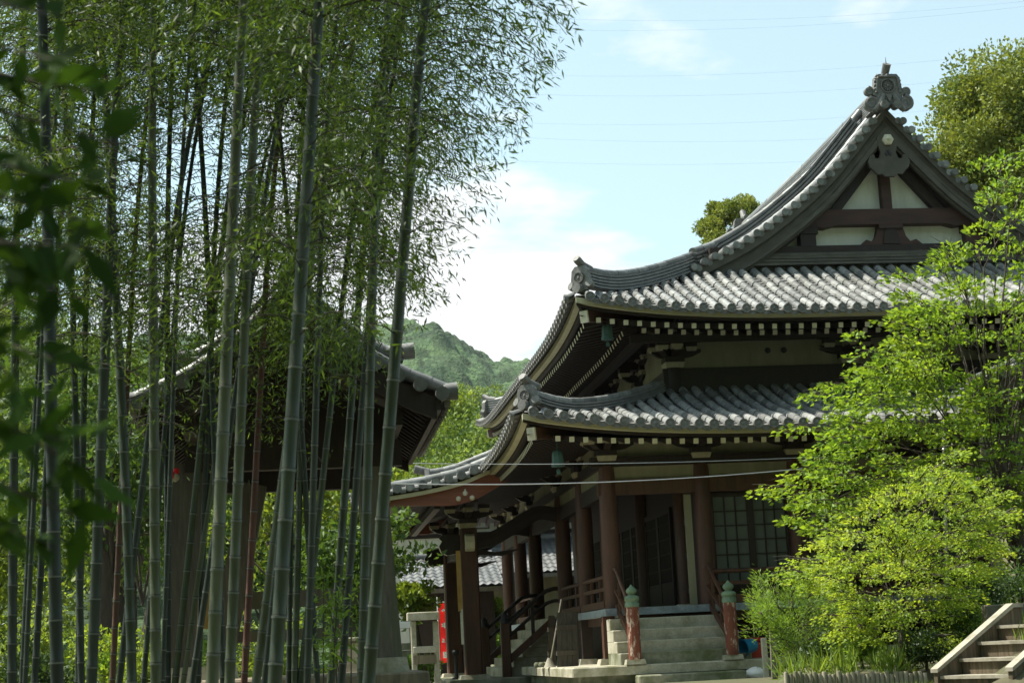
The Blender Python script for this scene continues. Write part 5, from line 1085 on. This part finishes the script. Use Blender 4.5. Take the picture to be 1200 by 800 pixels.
m_ = MB(); m_.cbox(q[0]-.25, q[0]+.32, 30.3, 30.8, q[2]-.06, q[2]+.05); m_.build('rim', ['white'], tb); m_ = MB(); m_.cbox(q[0]-.2, q[0]+.3, 30.35, 30.75, GZ, q[2]-.45); m_.cbox(q[0]-.24, q[0]+.34, 30.32, 30.78, q[2]-.44, q[2]-.32); m_.build('body', ['stone_moss'], tb)
for xx in (-.2, .26): m_ = MB(); m_.box(q[0]+xx, q[0]+xx+.06, 30.4, 30.46, q[2]-.33, q[2]-.05); m_.build('support', ['stone'], tb)
q = at(410, 751, 25); m_ = MB(); m_.cbox(q[0]-.24, q[0]+.24, 24.8, 25.3, GZ, q[2], 0, .03); m_.cbox(q[0]-.28, q[0]+.28, 24.75, 25.35, q[2], q[2]+.06, 0, .02); tag(m_.build('stone_trough', ['tread']), 'pale square stone trough between the two right bamboo culms', 'trough')
# house behind the court
hs = thing('house', 'pale two storey house with grey tiled roofs behind the temple porch', 'house', (8, 58, GZ))
mb = MB(); mb.box(2.4, 22, 54, 62, GZ, 4.75); mb.build('wall', ['plaster'], hs)
mb = MB()
for z in (3.62, 4.5): mb.box(2.38, 22, 53.93, 53.998, z, z+.14)
for x in (2.45, 4.3, 6.2, 8.1, 10, 12): mb.box(x-.06, x+.06, 53.94, 53.997, 3.76, 4.5)
mb.build('timber_trim', ['wood_dark'], hs)
for x in (5.0, 6.9, 8.8): m_ = MB(); m_.box(x, x+.9, 53.92, 53.96, 3.85, 4.42); f = m_.build('window_frame', ['greywood'], hs); m_ = MB(); m_.box(x+.06, x+.84, 53.90, 53.918, 3.9, 4.37); m_.build('pane', ['steel'], f)
def slope_roof(name, par, x0, x1, y0, y1, z0, z1, pitch=.21):
    mb = MB(); mb.add([(x0,y0,z0-.06),(x1,y0,z0-.06),(x1,y1,z1-.06),(x0,y1,z1-.06)], [(0,1,2,3)], 1); n = 9
    x = x0
    while x < x1:
        for i in range(n):
            t0, t1 = i/n, (i+1)/n; vs = []
            for t, dz in ((t0, .022), (t1+.02, 0)):
                for u, h in ((0, .015), (.06, .045), (.12, .015), (.165, -.005), (pitch, .015)): vs.append((x+u, y0+(y1-y0)*t, z0+(z1-z0)*t+h+dz))
            mb.add(vs, [(k, k+1, 6+k, 5+k) for k in range(4)], 0, True)
        x += pitch
    mb.tube([(x0, y1, z1+.06), (x1, y1, z1+.06)], .12, 8, 0); mb.box(x0, x1, y0-.02, y0+.04, z0-.14, z0-.02, 2)
    return mb.build(name, ['tile_old', 'wood_dark', 'greywood'], par)
slope_roof('lower_roof', hs, 4.6, 22, 50.4, 53.9, 2.25, 3.45); slope_roof('upper_roof', hs, 1.6, 22.5, 52.6, 58, 4.55, 5.35); 
mb = MB(); mb.box(4.9, 22, 51.3, 54, GZ, 2.35); mb.build('lower_wall', ['aged'] if False else ['plaster_dim'], hs)
mb = MB()
for x in np.arange(5.2, 21, 1.4): mb.box(x, x+.12, 51.22, 51.297, GZ, 2.3)
mb.box(4.9, 22, 51.2, 51.29, GZ, .4); mb.build('timber_trim', ['wood_dark'], hs)
h2 = thing('shed', 'low shed with a dark blue grey tiled roof left of the porch column', 'shed', (3.6, 47, GZ))
slope_roof('roof', h2, 2.6, 5.3, 45.6, 48.2, 1.75, 2.65); mb = MB(); mb.box(2.9, 5.1, 46.3, 48.2, GZ, 1.9); mb.build('wall', ['wood_dark'], h2)
# side building at the right edge
sb = thing('annex', 'annex with a tiled gable verge rising out of the maple at the right edge', 'building', (13.5, 26, GZ))
P4 = interp([0, 1, 2.2, 3.2], [3.62, 4.0, 4.62, 5.3]); e0 = at(1139, 430, 25.0)[0]; AN = Roof(e0, e0+6.4, 25.0, 26.8, P4, 0, 1, 1)
mb = MB(); deck(mb, AN, 'W', lambda a: 3.2, na=6); deck(mb, AN, 'E', lambda a: 3.2, na=6); ar = mb.build('roof', ['wood_dark'], sb)
mb = MB(); tile_field(mb, AN, 'W', [(25.3+.25*i, -.1, 3.2) for i in range(7)]); tile_field(mb, AN, 'E', [(25.3+.25*i, -.1, 3.2) for i in range(7)], fine=False)
for s in np.arange(0, 3.2, .24): z = P4(s)+.06; mb.tube([(e0+s, 25.25, z+.02), (e0+s, 24.9, z)], [.066,.076], 12, 1); mb.tube([(e0+6.4-s, 25.25, z+.02), (e0+6.4-s, 24.9, z)], [.066,.076], 12, 1)
for s in np.arange(0, 3.1, .3): mb.tube([(e0+s, 25.2, P4(s)+.15), (e0+s+.3, 25.2, P4(s+.3)+.15)], [.085,.078], 10)
mb.build('roof_tiles', ['tile', 'tile', 'tile'], ar)
mb = MB(); S_ = np.linspace(0, 3.2, 12)
for k in (0, 1):
    vs = [((e0+s) if k == 0 else (e0+6.4-s), y, P4(s)+dz) for y in (25.0, 25.08) for dz in (-.02, -.36) for s in S_]; n = 12; fs = [(0, n, 3*n, 2*n)]
    for i in range(n-1): fs += [(i, i+1, n+i+1, n+i), (2*n+i, 3*n+i, 3*n+i+1, 2*n+i+1), (n+i, n+i+1, 3*n+i+1, 3*n+i)]
    mb.add(vs, fs)
mb.build('bargeboard', ['wood_grey'], ar)
mb = MB(); mb.box(e0+.7, e0+5.7, 25.6, 26.7, GZ, 3.7); mb.prism([(-2.5, 3.7), (2.5, 3.7), (0, 5.1)], (e0+3.2, 25.62, 0), (1,0,0), (0,0,1), (0,.05,0)); mb.build('wall', ['plaster_dim'], sb)
mb = MB()
for x in (e0+.7, e0+2.3, e0+4): mb.box(x-.08, x+.08, 25.52, 25.597, GZ, 3.7)
mb.box(e0+.6, e0+5.8, 25.51, 25.59, 3.4, 3.6); mb.box(e0+.79, e0+5.6, 25.53, 25.596, GZ, .25); mb.build('timber_frame', ['wood_red'], sb)
# ------------------------------------------------------------------ trees behind
T1 = broad_tree('broadleaf_tree', 'bright rounded broadleaf tree on the wooded slope behind the court', 'tree', (6.5, 66, 1.5), 8, 3.0, 5.0, .85, 74, 120, .20, 'hill', .2, 'trees on the wooded slope', .55)
T2 = broad_tree('broadleaf_tree', 'bright rounded broadleaf tree on the wooded slope behind the court', 'tree', (2.5, 70, 2.5), 9, 2.6, 5.5, 1.1, 70, 120, .20, 'broad_l', .2, 'trees on the wooded slope', .55)
T3 = broad_tree('broadleaf_tree', 'bright rounded broadleaf tree on the wooded slope behind the court', 'tree', (10.5, 74, 3.5), 8, 3.3, 4.6, .75, 80, 120, .21, 'broad', .2, 'trees on the wooded slope', .55)
def slope_z(x, y): return GZ+max(0, y-62)*.18*(1+.12*math.sin(x*.15))+max(0, 2-x)*max(0, y-62)*.008
sheet('hillside', 'forest', np.linspace(-70, 90, 50), np.linspace(60, 170, 40), lambda x, y: slope_z(x, y)-.05-max(0, y-120)*.25)
T1.location = (6.5, 66, slope_z(6.5, 66)); T2.location = (2.5, 70, slope_z(2.5, 70)); T3.location = (10.5, 74, slope_z(10.5, 74))
k = 0
for row, y in enumerate(np.arange(64, 128, 6.5)):
    for x in np.arange(-30-row, 22+row*2, 4.6):
        xx, yy = x+RNG.uniform(-1.4, 1.4), y+RNG.uniform(-2, 2); px, _ = proj((xx, yy, 5))
        if px[0] < -80 or px[0] > 700 or (abs(xx-6.5) < 2 and row < 2): continue
        t = (T1, T2, T3)[k % 3]; k += 1
        copy_tree(t, (xx, yy, slope_z(xx, yy)-.2), RNG.uniform(0, 6.28), tuple(RNG.uniform(.7, 1.05)*np.array((1, 1, RNG.uniform(.85, 1.15)))))
LB = [('tall dark broadleaf tree behind the left end of the pavilion', -3.2, 29, 2.3, 4.2, 'broad', 7), ('pale green broadleaf tree behind the far left bamboo', -6.0, 33, 2.4, 3.2, 'broad_l', 7), ('bright broadleaf tree behind the pavilion ridge', -.6, 36, 2.6, 4.6, 'broad_l', 8), ('dark tree filling the left edge behind the bamboo', -8.2, 25, 1.9, 3.4, 'darkleaf', 6), ('glossy round tree right of the pavilion post', 2.08, 33.5, .42, 1.65, 'broad_l', 3), ('dark tree behind the pavilion right posts', 0.9, 31, 1.3, 2.2, 'broad', 4), ('light green tree far left beyond the pale tree', -9, 44, 3.4, 5.2, 'broad_l', 9), ('mid green tree beyond the pavilion left post', -3.8, 41, 2.8, 5.6, 'broad', 9), ('leafy sapling behind the porch handrail', 5.35, 47, .55, 1.5, 'broad_l', 2.5), ('small bush behind the porch columns', 5.8, 48, .8, .6, 'shrub', 2)]
for lb, x, y, r, cz, mn, h in LB: broad_tree('broadleaf_tree', lb, 'tree', (x, y, GZ), h, r, cz, .95, int(46+14*r), 70, .10+.03*r, mn, .07+.03*r, None, .5)
for lb, x, y, r, mn in (('sunlit yellow green bush behind the leaning left bamboo', -2.9, 26.5, .8, 'maple_y'), ('sunlit low bush left of the pavilion base', -2.2, 24.6, .55, 'broad_l'), ('yellow green bush behind the pavilion floor', -.3, 27.5, .7, 'maple_y'), ('round green bush behind the slim bamboo at far left', -4.6, 27.5, .8, 'broad_l'), ('dark undergrowth bush at the left picture edge', -4.2, 20.5, .9, 'darkleaf'), ('dark low bush between the dark bamboo culms', -3.0, 19.5, .6, 'darkleaf'), ('green bush under the stone frame', 1.95, 30.2, .42, 'shrub'), ('sunlit bush in the clearing left of the pavilion', -3.6, 31.5, 1.0, 'maple_y'), ('bright bush behind the dim culm at left', -4.9, 33.5, 1.1, 'broad_l'), ('bright round bush right of the pavilion left post', -1.0, 32.5, .9, 'broad_l'), ('tall sunlit yellow green bush far left behind the grove', -5.6, 36, 1.5, 'maple_y'), ('orange tinged bush behind the pale upright bamboo', -1.9, 29.5, .8, 'shrub')):
    broad_tree('bush', lb, 'bush', (x, y, GZ), 1, r, r*.85, .9, 34, 60, .075, mn, .03, None, .5, .0)
p = at(1200, 172, 47); broad_tree('evergreen_tree', 'large olive green evergreen tree with cloud like clumps above the right roof slope', 'tree', (p[0], 47, GZ), 17, 3.3, p[2]-GZ, .95, 190, 480, .13, 'olive', .45, None, .6, .55, .35)
p = at(862, 270, 62); broad_tree('evergreen_tree', 'small round topped evergreen peeking over the left roof slope', 'tree', (p[0], 62, GZ), 17, 1.5, p[2]-GZ, .85, 80, 420, .11, 'olive', .35, None, .55, .5, .55)
# ------------------------------------------------------------------ far mountain
crest = interp([-420, -200, -60, -10, 30, 44, 52, 60, 68, 76, 82, 90, 100, 120, 200, 420], [120, 132, 138, 136, 139, 141, 140, 138, 132.5, 127.5, 124, 122.5, 122, 116, 104, 70])
from mathutils import noise as mnoise
def mz(x, y):
    t = (y-300)/400; c = crest(x*700/y if y > 300 else x*2.3)
    h = c*sstep(min(1, t))**.85 if t <= 1 else c-(t-1)*60
    n = mnoise.fractal(Vector((x*.012, y*.012, 0)), .9, 2.1, 5)*13*sstep(t*1.3)*(.35+.65*(1-abs(min(1, t))))+mnoise.noise(Vector((x*.11, y*.11, 3)))*2.0+abs(mnoise.noise(Vector((x*.33, y*.33, 7))))*2.2
    v = mnoise.voronoi(Vector((x*.15, y*.15, 0)))[0][0]
    return h+n-12.5+4.2*(.6-v)
sheet('unseen_shade_slope', 'forest', np.linspace(-120, 120, 40), np.linspace(-110, -9, 30), lambda x, y: -1.6+max(0, -y-9)*.62+1.5*math.sin(x*.2)*math.sin(y*.17))  # wooded slope added behind the camera to cut skylight on the facade
sheet('mountain', 'forest', np.linspace(-60, 190, 270), np.linspace(290, 760, 260), mz)
# ------------------------------------------------------------------ summer haze
mb = MB(); mb.box(-330, 330, -130, 800, -4, 190)
hm = bpy.data.materials.new('haze_air'); hm.use_nodes = True; ht = hm.node_tree; ht.nodes.clear()
ho = ht.nodes.new('ShaderNodeOutputMaterial'); hv_ = ht.nodes.new('ShaderNodeVolumePrincipled'); hv_.inputs['Color'].default_value = (.82, .90, .97, 1); hv_.inputs['Density'].default_value = .00007; hv_.inputs['Anisotropy'].default_value = .2
ht.links.new(hv_.outputs[0], ho.inputs['Volume'])
tag(mb.build('haze', [hm]), 'thin summer haze over the valley', 'haze', kind='stuff')
